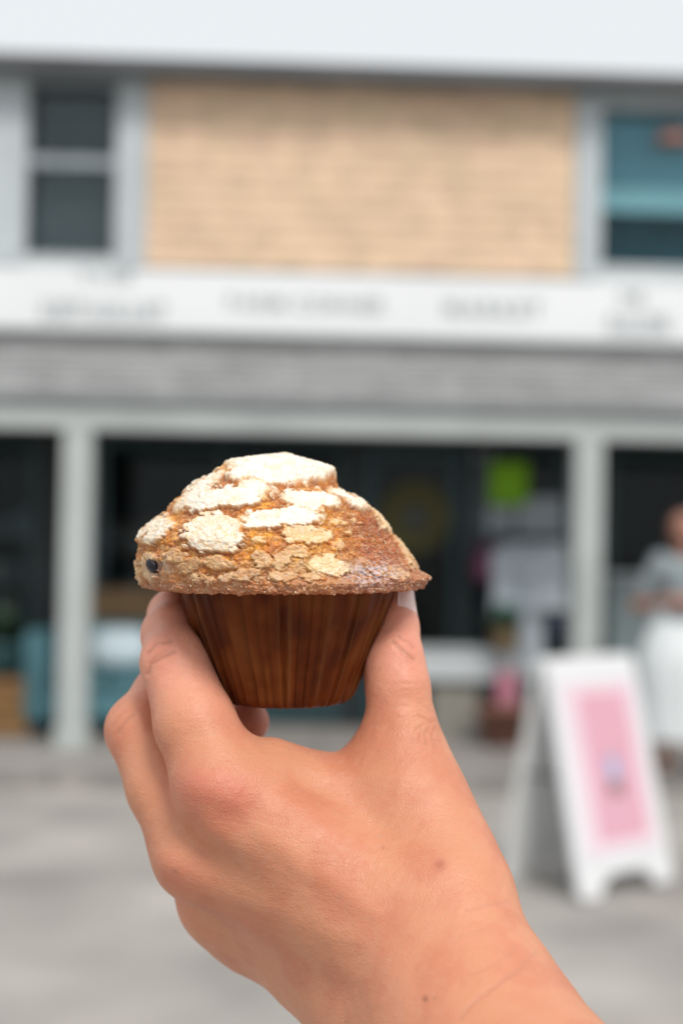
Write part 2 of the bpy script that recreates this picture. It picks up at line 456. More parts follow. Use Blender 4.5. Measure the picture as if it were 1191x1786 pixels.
MB().box(wl0 - .3, wl1 + .3, VW + .32, VW + .34, wlz0 - .2, wlz1 + .2).build('room_backing', M['room'], win)
# upper right picture window
wn = MB(); fb = .035
wn.box(wr0, wr0 + fb, VW - .055, VW + .1, wrz0, wrz1); wn.box(wr1 - fb, wr1, VW - .055, VW + .1, wrz0, wrz1)
wn.box(wr0 + fb, wr1 - fb, VW - .055, VW + .1, wrz0, wrz0 + fb); wn.box(wr0 + fb, wr1 - fb, VW - .055, VW + .1, wrz1 - fb, wrz1)
win2 = wn.build('window', M['panelgrey'], shop)
MB().box(wr0 + fb, wr1 - fb, VW + .03, VW + .036, wrz0 + fb, wrz1 - fb).build('pane', M['tealglass'], win2)
M['teal_reflection'] = mat('blue_grey_reflection', (0.30, 0.43, 0.51), 0.8, 0.06, 2.0)
M['paleband'] = mat('pale_blue_reflection', (0.62, 0.72, 0.76), 0.8, 0.05, 2.0)
def zz(y): return U(1120, y, VW + .15)[1]
MB().box(wr0 + fb, wr1 - fb, VW + .20, VW + .21, zz(322), zz(204)).build('reflection_sheet', M['teal_reflection'], win2)  # added coloured sheet behind the pane, imitating its blue-grey reflection
MB().box(wr0 + fb, wr1 - fb, VW + .19, VW + .22, zz(368), zz(326)).build('reflection_band', M['paleband'], win2)  # added strip for the pale band reflected in the glass
MB().box(wr0 - .2, wr1 + .2, VW + .8, VW + .82, wrz0 - .3, wrz1 + .3).build('room_backing', mat('teal_reflection_backing', (0.13, 0.28, 0.35), .9), win2)  # teal of the reflection painted onto the room's backing
MB().box(wr0 - .2, wr1 + .2, VW + .2, VW + .78, wrz0 - .1, wrz0 - .02).build('room_floor', M['roomfloor'], win2)

ul, zl = U(1172, 243, VW + .09)
lamp = empty('hanging_lamp', FW3(ul, VW + .09, zl), PSI); tag(lamp, 'salmon orange hanging lampshade inside the upper right window', 'lamp')
MB().lathe([(.02, .07), (.10, .045), (.145, 0), (.14, -.04), (.13, -.04), (.01, .04)], 24).build('shade', mat('salmon_lampshade', (.70, .30, .22), .6), lamp, True)
MB().tube((0, 0, .05), (0, 0, wrz1 - zl - .05), .004, n=8).build('cord', M['gutter'], lamp)
# porch roof: deck plus weathered shingles
gz = U(595, 700, -.02)[1]; gb = U(595, 716, -.02)[1]; hb = U(595, 757, 0)[1]
y0r, z0r, y1r, z1r = -.03, gz + .03, 1.46, zr0
ang = math.atan2(z1r - z0r, y1r - y0r); sl_ = math.hypot(z1r - z0r, y1r - y0r)
MB().poly([(-9, y0r, z0r - .05), (-9, y1r, z1r - .05), (-9, y1r, z1r - .10), (-9, y0r, z0r - .10)], (18, 0, 0)).build('porch_roof_deck', M['soffit'], shop)
sh2 = shingle_mesh('roof_shingle', M['grey_shingle'], .24, .030, .008)
rest = MB(); cnt = 0; rows = 8; ex = sl_ / rows
for r_ in range(rows):
    u = -9.0
    while u < 9.0:
        wd = random.choice((.15, .18, .21, .24))
        s = r_ * ex - .01
        p = Vector((u + wd / 2, y0r + s * math.cos(ang), z0r - .045 + s * math.sin(ang) + random.uniform(0, .004)))
        rx = ang - math.pi / 2
        if abs(u + wd / 2) < 2.95 and cnt < 298:
            link('shingle', sh2, shop, p, (rx, 0, 0), (wd - .008, 1, 1)); cnt += 1
        else:
            Rm = Matrix.Translation(p) @ Matrix.Rotation(rx, 4, 'X') @ Matrix.Diagonal((wd - .008, 1, 1, 1))
            vs = [rest.bm.verts.new(Rm @ Vector(v.co)) for v in sh2.vertices]
            for f in sh2.polygons: rest.bm.faces.new([vs[i] for i in f.vertices])
        u += wd
tag(rest.build('shingle', M['grey_shingle'], shop), kind='stuff')
MB().box(-9, 9, 1.30, VW - .002, zs0 - .105, zs0 - .012).build('flashing', M['gutter'], shop)
M['slate'] = mat('grey_fascia_paint', (0.17, 0.19, 0.20), 0.5, 0.06, 2.0)
MB().box(-9, 9, -.045, -.01, gb, gz, .012).build('porch_gutter', M['slate'], shop)
MB().box(-9, 9, -.008, .20, hb, gb + .03, .006).build('header_beam', M['post'], shop)
MB().box(-9, 9, .20, VW, hb + .10, hb + .13).build('porch_ceiling', M['soffit'], shop)
pc = [U(134, 1000, .1)[0], U(1020, 1000, .1)[0]]
dp = pc[1] - pc[0]
for k, uc in enumerate((pc[0] - dp, pc[0], pc[1], pc[1] + dp)):
    p = MB(); p.box(uc - .099, uc + .099, 0, .19, SLAB - .02, hb + .002, .012)
    po = p.build('post', M['post'], shop)
    MB().box(uc - .116, uc + .116, -.015, .205, SLAB - .02, SLAB + .14, .008).build('plinth', M['post'], po)

# ground floor shopfront
fl = SLAB - .012
def zz2(y, x=500): return U(x, y, VW)[1]
sill = zz2(1128)
openings = [(U(-420, 1000, VW)[0], U(60, 1000, VW)[0]), (U(172, 1000, VW)[0], U(600, 1000, VW)[0]), (U(822, 1000, VW)[0], U(985, 1000, VW)[0]), (U(1058, 1000, VW)[0], U(1420, 1000, VW)[0])]
d0, d1 = U(630, 1000, VW)[0], U(806, 1000, VW)[0]
wh = hb + .02
wm = MB(); prev = -9.0
edges = sorted(openings + [(d0, d1)])
for a, b in edges:
    wm.box(prev, a, VW, VW + .15, fl, zr0 - .3); prev = b
wm.box(prev, 9, VW, VW + .15, fl, zr0 - .3)
for a, b in edges: wm.box(a, b, VW, VW + .15, wh, zr0 - .3)
wm.build('shopfront_wall', M['darkwall'], shop)
for a, b in openings:
    MB().box(a, b, VW + .01, VW + .13, fl, sill - .03).build('stall_riser', M['tealwall'], shop)
    f = MB(); t = .045
    f.box(a, a + t, VW - .02, VW + .08, sill - .03, wh); f.box(b - t, b, VW - .02, VW + .08, sill - .03, wh)
    f.box(a + t, b - t, VW - .02, VW + .08, wh - t, wh); f.box(a + t, b - t, VW - .02, VW + .08, sill - .03, sill + .02)
    wo_ = f.build('window', M['tealwall'], shop)
    nP = max(1, round((b - a) / 1.0)); pw = (b - a - 2 * t) / nP
    for q in range(nP):
        MB().box(a + t + q * pw + .002, a + t + (q + 1) * pw - .002, VW + .03, VW + .036, sill + .02, wh - t).build('pane', M['glass'], wo_)
        if q: MB().box(a + t + q * pw - .02, a + t + q * pw + .02, VW - .015, VW + .028, sill + .02, wh - t).build('mullion', M['tealwall'], wo_)
# glazed door
f = MB(); t = .10
f.box(d0 + .01, d0 + t, VW + .0, VW + .05, fl + .01, wh - .01); f.box(d1 - t, d1 - .01, VW + .0, VW + .05, fl + .01, wh - .01)
f.box(d0 + t, d1 - t, VW, VW + .05, wh - t, wh - .01); f.box(d0 + t, d1 - t, VW, VW + .05, fl + .01, fl + .30)
door = f.build('door', M['tealwall'], shop)
MB().box(d0 + t, d1 - t, VW + .02, VW + .026, fl + .30, wh - t).build('pane', M['glass'], door)
MB().tube((d0 + .05, VW - .05, 1.0), (d0 + .05, VW - .05, 1.25), .012).build('handle', M['gutter'], door)
# dim room behind the glass
rm = MB(); rm.box(-8.8, 8.8, 5.6, 5.7, fl, 2.9); rm.box(-8.8, 8.8, VW + .15, 5.6, 2.75, 2.85); rm.box(-8.8, 8.8, VW + .15, 5.6, fl - .05, fl)
for x in (-8.8, -3.6, 4.4, 8.7): rm.box(x, x + .1, VW + .16, 5.6, fl, 2.75)
rm.build('shop_interior', M['room'], shop)

# ---- long white sign board
sb = empty('sign_board', FW3(0, 1.40, zs0), PSI); tag(sb, 'long white sign board with grey lettering above the shingled porch roof', 'sign')
MB().box(-6.2, 6.2, 0, .035, 0, zs1 - zs0, .004).build('board', M['white'], sb)
MB().box(-6.2, 6.2, -.012, .0, -.012, .012).build('lower_moulding', M['panelgrey'], sb)
def text_part(name, txt, parent, m, x, y, z, h, wtarget=None, depth=.008, rot=(math.pi / 2, 0, 0), align='CENTER', bold=0.0):
    cu = bpy.data.curves.new(name, 'FONT'); cu.body = txt; cu.size = h / .70; cu.extrude = depth / 2; cu.align_x = align; cu.offset = bold
    tmp = bpy.data.objects.new('tmp', cu); COL.objects.link(tmp)
    bpy.context.view_layer.update()
    me = bpy.data.meshes.new_from_object(tmp.evaluated_get(bpy.context.evaluated_depsgraph_get()))
    bpy.data.objects.remove(tmp)
    me.name = name; me.materials.clear(); me.materials.append(m)
    xs = [v.co.x for v in me.vertices]; sx = (wtarget / (max(xs) - min(xs))) if wtarget else 1
    return link(name, me, parent, (x, y, z), rot, (sx, 1, 1))
def sgn(txt, x0, x1, y0, y1, bold=.0, m='letter'):
    """one word or line, each letter a piece of its own"""
    a, zt = U((x0 + x1) / 2, y0, 1.40); _, zb_ = U((x0 + x1) / 2, y1, 1.40); wdt = U(x1, y0, 1.40)[0] - U(x0, y0, 1.40)[0]
    parts = []; cur = 0.0; h = zt - zb_
    for ch in txt:
        if ch == ' ': cur += h * .55; continue
        o = text_part('letter', ch, sb, M[m], 0, -.006, zb_ - zs0, h, None, bold=bold, align='LEFT')
        xs = [v.co.x for v in o.data.vertices]; parts.append((o, cur - min(xs))); cur += (max(xs) - min(xs)) + h * .16
    k = wdt / (cur - h * .16)
    for o, off in parts: o.scale.x = k; o.location.x = a - wdt / 2 + off * k
sgn('FARM CORNER', 398, 672, 516, 542, .004); sgn('MARKET', 775, 945, 524, 552, .006)
sgn('THE', 135, 232, 470, 490, .004); sgn('RESTAURANT', 74, 290, 527, 557, .012)
sgn('THE', 1078, 1122, 506, 530, .006); sgn('SALON', 1060, 1166, 549, 580, .014)

# shelves of goods inside, seen dimly through the glass
M['shelfw'] = mat('shelf_board_grey', (0.16, 0.16, 0.155), 0.7, 0.1, 3.0)
for (xa, xb, vv, zs_, lb) in ((170, 420, 2.15, (.55, .95, 1.35), 'grey shelf of boxed goods inside the window behind the loveseat'), (-60, 95, 2.1, (.7, 1.1, 1.5), 'grey shelf of boxed goods inside the far left window')):
    a = U(xa, 1000, vv)[0]; b_ = U(xb, 1000, vv)[0]; hw_ = (b_ - a) / 2
    sh_ = empty('shelf_unit', FW3((a + b_) / 2, vv, fl), PSI); tag(sh_, lb, 'shelf')
    for zz_ in zs_: MB().box(-hw_, hw_, -.15, .15, zz_ - .02, zz_).build('board', M['shelfw'], sh_)
    for s_ in (-1, 1): MB().box(s_ * hw_, s_ * (hw_ + .03), -.15, .15, 0, zs_[-1] + .2).build('side', M['shelfw'], sh_)
    rg_ = random.Random(int(xb))
    for zi, zz_ in enumerate(zs_):
        x = -hw_ + .03; q = 0
        while x < hw_ - .2:
            w_ = rg_.uniform(.10, .20); h_ = rg_.uniform(.12, .30); cset = rg_.choice(((.12, .12, .12), (.18, .12, .07), (.06, .10, .12), (.22, .21, .18), (.12, .06, .05)))
            key = 'boxm%d' % int(cset[0] * 100 + cset[1] * 10)
            if key not in M: M[key] = mat('goods_card', cset, .7, .1, 4.0)
            bx = empty('goods_box', FW3((a + b_) / 2 + x + w_ / 2, vv - .03, fl + zz_), PSI)
            q += 1; ordn = ('first', 'second', 'third', 'fourth', 'fifth', 'sixth', 'seventh', 'eighth', 'ninth')[min(q, 9) - 1]
            tag(bx, '%s carton from the left on the %s board of the %s' % (ordn, ('lowest', 'middle', 'top')[zi], 'shelf behind the loveseat' if xa > 0 else 'far left shelf'), 'box', 'cartons on the shelves inside the shop')
            MB().box(-w_ / 2, w_ / 2, -.09, .09, 0, h_, .004).build('carton', M[key], bx)
            MB().box(-w_ / 2 + .02, w_ / 2 - .02, -.0925, -.0905, h_ * .3, h_ * .7).build('paper_label', M['shelfw'], bx)
            x += w_ + rg_.uniform(.01, .06)
# ---------------------------------------------------------------- things on the porch and the pavement
def thing(name, label, cat, u, v, z=SLAB, rz=0.0, group=None):
    o = empty(name, FW3(u, v, z), PSI + rz); return tag(o, label, cat, group)
M['teal'] = mat('teal_upholstery', (0.075, 0.19, 0.225), 0.8, 0.12, 6.0, 0.2, 200)
M['pillow'] = mat('pale_blue_pillow', (0.52, 0.62, 0.68), 0.85, 0.06, 5.0, 0.2, 120)
M['crate'] = mat('brown_crate_wood', (0.24, 0.125, 0.045), 0.7, 0.18, 5.0, stretch=(1, 1, 6), rnd=.12)
M['pot'] = mat('teal_glazed_pot', (0.03, 0.09, 0.10), 0.25, 0.1, 5.0)
M['leaf'] = mat('dark_leaf', (0.020, 0.055, 0.022), 0.5, 0.2, 12.0, rnd=.3)
M['leaf2'] = mat('fresh_green_leaf', (0.035, 0.16, 0.085), 0.5, 0.2, 12.0, rnd=.2)
M['black'] = mat('black_metal', (0.012, 0.012, 0.013), 0.4, 0.1)
M['lime'] = mat('lime_green_card', (0.22, 0.50, 0.0), 0.6, 0.06, 3.0)
M['yellow'] = mat('dull_yellow_sign', (0.07, 0.06, 0.006), 0.6, 0.1, 3.0)
M['cloth'] = mat('white_cotton', (0.60, 0.66, 0.72), 0.9, 0.05, 4.0, 0.3, 60)
M['clothgrey'] = mat('grey_cotton', (0.40, 0.45, 0.50), 0.9, 0.08, 4.0, 0.3, 60)
M['magenta'] = mat('plum_cloth', (0.16, 0.045, 0.10), 0.8, 0.1, 4.0)
M['navy'] = mat('slate_blue_cloth', (0.07, 0.09, 0.16), 0.8, 0.1, 4.0)
M['tabletop'] = mat('pale_table_paint', (0.52, 0.56, 0.58), 0.5, 0.05, 3.0)
M['beige'] = mat('beige_box_paint', (0.27, 0.26, 0.23), 0.7, 0.08, 3.0, rnd=.08)
M['terra'] = mat('terracotta', (0.19, 0.085, 0.06), 0.8, 0.12, 6.0)
M['pinkbag'] = mat('dusty_pink_paper', (0.42, 0.16, 0.22), 0.8, 0.08, 6.0)
M['paper'] = mat('white_paper', (0.64, 0.68, 0.73), 0.8, 0.04, 3.0)
M['ochrepot'] = mat('ochre_clay', (0.24, 0.17, 0.09), 0.7, 0.1, 6.0)

# loveseat
us0, us1 = U(58, 1170, 1.0)[0], U(335, 1170, 1.0)[0]; sw = us1 - us0
sofa = thing('loveseat', 'teal upholstered loveseat with pale pillow standing behind the left porch post', 'sofa', (us0 + us1) / 2, .95)
zt = U(200, 1088, 1.0)[1] - SLAB
MB().box(-sw / 2 + .02, sw / 2 - .02, -.38, .40, .12, .34, .03).build('base', M['teal'], sofa, True)
MB().box(-sw / 2 + .15, sw / 2 - .15, .20, .42, .30, zt, .06).build('backrest', M['teal'], sofa, True)
for s in (-1, 1):
    MB().box(s * (sw / 2), s * (sw / 2 - .20), -.40, .42, .10, .66 if s > 0 else zt - .04, .05).build('arm', M['teal'], sofa, True)
for s in (-1, 1):
    MB().box(s * .01, s * (sw / 2 - .21), -.39, .19, .345, .47, .04).build('seat_cushion', M['teal'], sofa, True)
for sx in (-1, 1):
    for sy in (-.32, .34): MB().tube((sx * (sw / 2 - .1), sy, 0), (sx * (sw / 2 - .1), sy, .12), .02, .03).build('leg', M['black'], sofa)
up, zp = U(200, 1175, .85)
pl = thing('pillow', 'pale blue white pillow lying on the teal loveseat', 'pillow', up + .04, .88, SLAB + .49)
b = MB(); bmesh.ops.create_uvsphere(b.bm, u_segments=24, v_segments=16, radius=1)
for v in b.bm.verts:
    x, y, z = v.co; q = lambda t: math.copysign(abs(t) ** .55, t)
    v.co = (q(x) * .22, y * .08 * (1 - .5 * abs(x) ** 3), .15 + q(z) * .15)
po_ = b.build('cover', M['pillow'], pl, True, rot=(-.25, 0, .05))
# ochre bench behind
ub0, ub1 = U(150, 1050, 1.4)[0], U(330, 1050, 1.4)[0]
bench = thing('wooden_ledge', 'ochre wooden display ledge under the window behind the loveseat', 'shelf', (ub0 + ub1) / 2, 1.42)
hz1, hz0 = U(200, 1025, 1.42)[1] - SLAB, U(200, 1082, 1.42)[1] - SLAB
for k in range(2):
    a = hz0 + (hz1 - hz0) * k / 2
    MB().box(-(ub1 - ub0) / 2, (ub1 - ub0) / 2, -.05, .05, a + .003, a + (hz1 - hz0) / 2 - .003, .004).build('board', M['ochre'], bench)
for s in (-1, 1): MB().box(s * .35 - .03, s * .35 + .03, -.03, .04, 0, hz0).build('leg', M['ochre'], bench)

# crate with a potted plant at the left edge
uc0, uc1 = U(-45, 1210, .6)[0], U(52, 1210, .6)[0]
crt = thing('wooden_crate', 'brown slatted wooden crate under a potted plant at the left edge of the porch', 'crate', (uc0 + uc1) / 2, .75)
cw = (uc1 - uc0) / 2; ch = U(20, 1180, .6)[1] - SLAB
for k in range(4):
    z = .02 + k * (ch - .02) / 4
    for (a, b_, c_, d_) in ((-cw, cw, -.17, -.155), (-cw, cw, .155, .17), (-cw, -cw + .015, -.154, .154), (cw - .015, cw, -.154, .154)):
        MB().box(a, b_, c_, d_, z, z + (ch - .02) / 4 - .014).build('slat', M['crate'], crt)
for sx in (-1, 1):
    for sy in (-1, 1): MB().box(sx * (cw - .017), sx * (cw - .045), sy * .153, sy * .125, 0, ch - .01).build('corner_post', M['crate'], crt)
MB().box(-cw + .018, cw - .018, -.15, .15, ch - .03, ch - .015).build('top_board', M['crate'], crt)
def potted(name, label, u, v, z, s, pm, lm, nl, hh, spread, rnd):
    t = thing(name, label, 'plant', u, v, z)
    MB().lathe([(.07 * s, 0), (.10 * s, .03 * s), (.12 * s, .17 * s), (.13 * s, .18 * s), (.13 * s, .20 * s), (.11 * s, .20 * s), (.11 * s, .17 * s)]).build('pot', pm, t, True)
    MB().lathe([(.108 * s, .160 * s), (.108 * s, .172 * s)]).build('soil', M['black'], t)
    rg = random.Random(rnd)
    for k in range(nl):
        a = rg.uniform(0, 6.28); h = hh * rg.uniform(.35, 1); sp = spread * rg.uniform(.3, 1); wd = .022 * s * rg.uniform(.8, 1.8)
        b = MB(); pts = []
        for q in range(7):
            f = q / 6; r = sp * f ** 1.5; zc = .17 * s + h * (f * (1.55 - .6 * f)); ww = wd * math.sin(math.pi * min(1, f * .92 + .06))
            c = Vector((math.cos(a) * r, math.sin(a) * r, zc)); sd = Vector((-math.sin(a), math.cos(a), 0)) * ww
            pts.append((b.bm.verts.new(c - sd), b.bm.verts.new(c + Vector((0, 0, -.3 * ww))), b.bm.verts.new(c + sd)))
        for q in range(6):
            for j in range(2): b.bm.faces.new((pts[q][j], pts[q][j + 1], pts[q + 1][j + 1], pts[q + 1][j]))
        b.build('leaf', lm, t, True)
    return t
potted('potted_plant', 'dark leafy plant in a teal pot on the wooden crate', U(12, 1100, .75)[0], .75, SLAB + ch, 1.15, M['pot'], M['leaf'], 34, .34, .22, 4)

# round yellow sign on the door
ur, zrr = U(722, 903, 1.46)
rs = thing('round_sign', 'round dull yellow sign with a grey centre on the dark glazed door', 'sign', ur, 1.44, zrr)
b = MB(); b.tube((0, -.006, 0), (0, .006, 0), .285, n=48); b.build('disc', M['yellow'], rs)
b = MB(); b.tube((0, -.012, 0), (0, -.0065, 0), .085, n=32); b.build('emblem', mat('dim_grey_emblem', (0.05, 0.065, 0.07), .6), rs)
# lime card in the window
ug, zg = U(886, 846, 1.40)
lc = thing('hanging_card', 'bright lime green card hanging in the window left of the right porch post', 'card', ug, 1.38, zg - .16)
MB().box(-.15, .15, -.004, .004, 0, .34, .002).build('card', M['lime'], lc)
MB().box(-.10, .10, -.008, .008, .34, .37).build('clip_bar', M['black'], lc)
for s in (-1, 1): MB().tube((s * .08, 0, .37), (s * .08, 0, hb + .1 - zg + .16), .002, n=6).build('cord', M['black'], lc)
# papers taped to the glass
def paper(x0, x1, y0, y1, m, lbl, v=1.45):
    a, z0 = U(x0, y1, v); b_, z1 = U(x1, y0, v)
    t = thing('paper_notice', lbl, 'notice', (a + b_) / 2, v, z0, group='paper notices in the right hand shop window')
    w2 = (b_ - a) / 2; h2 = z1 - z0
    b = MB()
    n_ = 6
    for i in range(n_):
        x = -w2 + 2 * w2 * i / n_
        b.box(x, x + 2 * w2 / n_ + .0004 * 0, -.001 - .003 * math.sin(i * 1.1), .001 - .003 * math.sin(i * 1.1), 0, h2)
    b.build('sheet', m, t)
    for s in (-1, 1): MB().box(s * w2 * .7 - .015, s * w2 * .7 + .015, -.008, -.005, h2 - .03, h2 + .01).build('tape', M['tabletop'], t)
paper(900, 982, 868, 935, M['clothgrey'], 'blue grey poster beside the right porch post, below the lime green card')
paper(850, 896, 885, 930, M['clothgrey'], 'blue grey notice directly under the lime green card')
paper(915, 984, 945, 1020, M['paper'], 'pale notice beside the right porch post, above the hanging shirts')
paper(822, 862, 790, 1000, mat('slate_poster', (.10, .13, .15), .7), 'tall dark slate poster at the left side of the right shop window')
paper(870, 925, 945, 1015, M['clothgrey'], 'blue grey notice behind the white shirt in the right shop window')
# clothes rail with shirts
r0, r1 = U(800, 1000, 1.1)[0], U(990, 1000, 1.1)[0]
zr_ = U(900, 935, 1.1)[1] - SLAB
rail = thing('clothes_rail', 'black metal clothes rail with shirts in front of the right window', 'clothes rack', (r0 + r1) / 2, 1.1)
hw = (r1 - r0) / 2
MB().tube((-hw, 0, zr_), (hw, 0, zr_), .012).build('bar', M['black'], rail)
for s in (-1, 1):
    MB().tube((s * hw, 0, .03), (s * hw, 0, zr_), .012).build('upright', M['black'], rail)
    MB().tube((s * hw, -.2, .02), (s * hw, .2, .02), .014).build('foot', M['black'], rail)
def shirt(px, m, lbl, ry, hh=.62, wd=.24, dz=0):
    u_ = U(px, 1000, 1.1)[0]
    t = thing('hanging_shirt', lbl, 'shirt', u_, 1.1, SLAB + zr_ - .012 + dz, ry, group='shirts hanging on the clothes rail')
    b = MB(); n1 = 18; ringsN = 12; rings = []
    for i in range(ringsN + 1):
        f = i / ringsN; z = -.04 - f * hh; ww = wd * (.35 + .65 * min(1, f * 6)) * (1 + .06 * f); dd = .05 + .03 * f
        rings.append([b.bm.verts.new((ww * math.cos(a_), dd * math.sin(a_) * (1 + .35 * math.sin(5 * a_ + f)), z)) for a_ in [2 * math.pi * k / n1 for k in range(n1)]])
    for i in range(ringsN):
        for k in range(n1): b.bm.faces.new((rings[i][k], rings[i][(k + 1) % n1], rings[i + 1][(k + 1) % n1], rings[i + 1][k]))
    b.bm.faces.new(rings[0])
    b.build('body', m, t, True)
    for s in (-1, 1): MB().tube((s * wd * .75, 0, -.10), (s * wd * 1.25, 0, -.30), .06, .075, 12).build('sleeve', m, t, True)
    MB().tube((0, 0, -.05), (0, 0, .03), .003, n=6).build('hanger', M['black'], t)
shirt(848, M['magenta'], 'plum coloured shirt on the left end of the clothes rail', 1.2, .30, .13)
shirt(900, M['cloth'], 'white shirt hanging in the middle of the clothes rail', .35, .55, .20)
shirt(962, M['cloth'], 'white shirt hanging next to the right porch post', .5, .52, .17)
paper(946, 986, 1072, 1112, mat('slate_blue_card', (.12, .15, .25), .7), 'slate blue notice low in the window beside the right porch post')
shirt(925, M['cloth'], 'long white dress hanging low on the clothes rail, behind the white shirts', .9, 1.05, .12)

# table with goods
t0, t1 = U(690, 1150, .9)[0], U(905, 1150, .9)[0]; tz1, tz0 = U(800, 1133, .75)[1] - SLAB, U(800, 1185, .75)[1] - SLAB
tab = thing('display_table', 'pale grey display table with deep apron in front of the shop door', 'table', (t0 + t1) / 2, .95)
tw = (t1 - t0) / 2
MB().box(-tw, tw, -.26, .26, tz1 - .03, tz1, .005).build('tabletop', M['tabletop'], tab)
MB().box(-tw + .02, tw - .02, -.24, -.22, tz0, tz1 - .031).build('apron', M['tabletop'], tab)
for sx in (-1, 1):
    for sy in (-1, 1): MB().box(sx * (tw - .03), sx * (tw - .08), sy * .21, sy * .16, 0, tz1 - .031).build('leg', M['tabletop'], tab)
bx0, bx1 = U(752, 1220, .75)[0], U(836, 1220, .75)[0]
bxh = U(790, 1190, .75)[1] - SLAB
bb = thing('storage_box', 'beige slatted storage box standing under the display table', 'box', (bx0 + bx1) / 2, .95)
bwid = (bx1 - bx0) / 2
for k in range(5):
    MB().box(-bwid, bwid, -.18, -.165, .01 + k * bxh / 5.2, .01 + (k + 1) * bxh / 5.2 - .008).build('slat', M['beige'], bb)
MB().box(-bwid + .01, bwid - .01, -.164, .17, .01, bxh * .96).build('carcass', M['beige'], bb)
# goods at the right of the table
uu, z_ = U(878, 1195, .55)
pb = thing('gift_bag', 'dusty pink paper bag standing on the terracotta pot behind the white sandwich board', 'bag', uu, .42, SLAB + .30)
b = MB(); b.poly([(-.07, -.04, 0), (.07, -.04, 0), (.08, -.05, .24), (-.08, -.05, .24)], (0, .09, 0)); b.build('bag_body', M['pinkbag'], pb)
for s in (-.05, .045): 
    b = MB()
    for k in range(6):
        a1, a2 = math.pi * k / 6, math.pi * (k + 1) / 6
        b.tube((.035 * math.cos(a1), s, .24 + .05 * math.sin(a1)), (.035 * math.cos(a2), s, .24 + .05 * math.sin(a2)), .003, n=6)
    b.build('handle', M['navy'], pb)
tp = thing('terracotta_pot', 'wide terracotta pot behind the white sandwich board', 'pot', uu - .03, .42)
MB().lathe([(.12, 0), (.14, .02), (.185, .25), (.20, .255), (.20, .298), (.02, .298)]).build('pot_body', M['terra'], tp, True)
potted('potted_plant', 'green leafy plant in an ochre pot on the display table', U(868, 1100, .95)[0], .62, SLAB + tz1, .85, M['ochrepot'], M['leaf2'], 44, .24, .26, 9)

# grey cabinet behind the person
q0, q1 = U(1052, 1080, 1.2)[0], U(1175, 1080, 1.2)[0]; qz = U(1090, 1000, 1.2)[1] - SLAB
cab = thing('cabinet', 'low grey green cabinet standing behind the person on the porch', 'cabinet', (q0 + q1) / 2, 1.22)
qw = (q1 - q0) / 2; M['cab'] = mat('grey_green_cabinet_paint', (0.20, 0.25, 0.26), 0.5, 0.08, 3.0)
MB().box(-qw, qw, -.20, .20, .05, qz - .025).build('carcass', M['cab'], cab); MB().box(-qw - .015, qw + .015, -.22, .21, qz - .024, qz, .004).build('worktop', M['tabletop'], cab)
for s_ in (-1, 1):
    dr = MB().box(s_ * .004, s_ * (qw - .01), -.222, -.202, .08, qz - .05, .004).build('door', M['cab'], cab)
    MB().box(s_ * .02, s_ * .035, -.236, -.223, qz * .5, qz * .62).build('handle', M['black'], dr)
# ---- sandwich board
SBW, SBH, SF, SB2 = .665, 1.024, .235, .184
sbd = empty('sandwich_board', (1.133, 6.610, 0.004), .730)
tag(sbd, 'white sandwich board with a pink poster standing on the pavement at the right', 'sandwich board')
M['plastic'] = mat('white_plastic', (0.71, 0.72, 0.74), 0.4, 0.02, 2.0)
M['plasticgrey'] = mat('greyer_white_plastic', (0.68, 0.69, 0.69), 0.45, 0.05, 3.0)  # slightly greyer tone for the rear panel and hinge
M['pink'] = mat('pink_poster', (0.67, 0.37, 0.48), 0.6, 0.04, 3.0, col2=(0.66, 0.35, 0.43))
M['palepink'] = mat('pale_pink_poster_edge', (0.76, 0.62, 0.69), 0.6, 0.02, 3.0)
def panel(sgn_, sp, m):
    """outline with an arch between the feet, in the leaning plane; local x across, y leaning"""
    hw = SBW / 2; L_ = math.hypot(SBH, sp); d = Vector((0, sgn_ * sp / L_, -SBH / L_)); nrm = Vector((0, -SBH / L_, -sgn_ * sp / L_)) * (1 if sgn_ < 0 else -1)
    if sgn_ > 0: nrm = Vector((0, SBH / L_, sp / L_))
    else: nrm = Vector((0, -SBH / L_, sp / L_))
    P = lambda x, s: Vector((x, 0, SBH)) + d * s + nrm * .0
    pts = [P(-hw * .95, .03), P(-hw * .90, .0), P(hw * .90, .0), P(hw * .95, .03), P(hw, L_ - .02), P(hw - .02, L_), P(hw - .13, L_), P(hw - .16, L_ - .05), P(hw - .22, L_ - .085), P(-hw + .22, L_ - .085), P(-hw + .16, L_ - .05), P(-hw + .13, L_), P(-hw + .02, L_), P(-hw, L_ - .02)]
    b = MB(); b.poly(pts, nrm * .030); o = b.build('panel', m, sbd)
    return o, P, nrm, L_
o1, P1, n1_, L1 = panel(-1, SF, M['plastic'])
o2, P2, n2_, L2 = panel(1, SB2, M['plasticgrey'])
def inset(P, nrm, x0, x1, s0, s1, off, th, m, name, par):
    b = MB(); b.poly([P(x0, s0) + nrm * off, P(x1, s0) + nrm * off, P(x1, s1) + nrm * off, P(x0, s1) + nrm * off], nrm * th); return b.build(name, m, par)
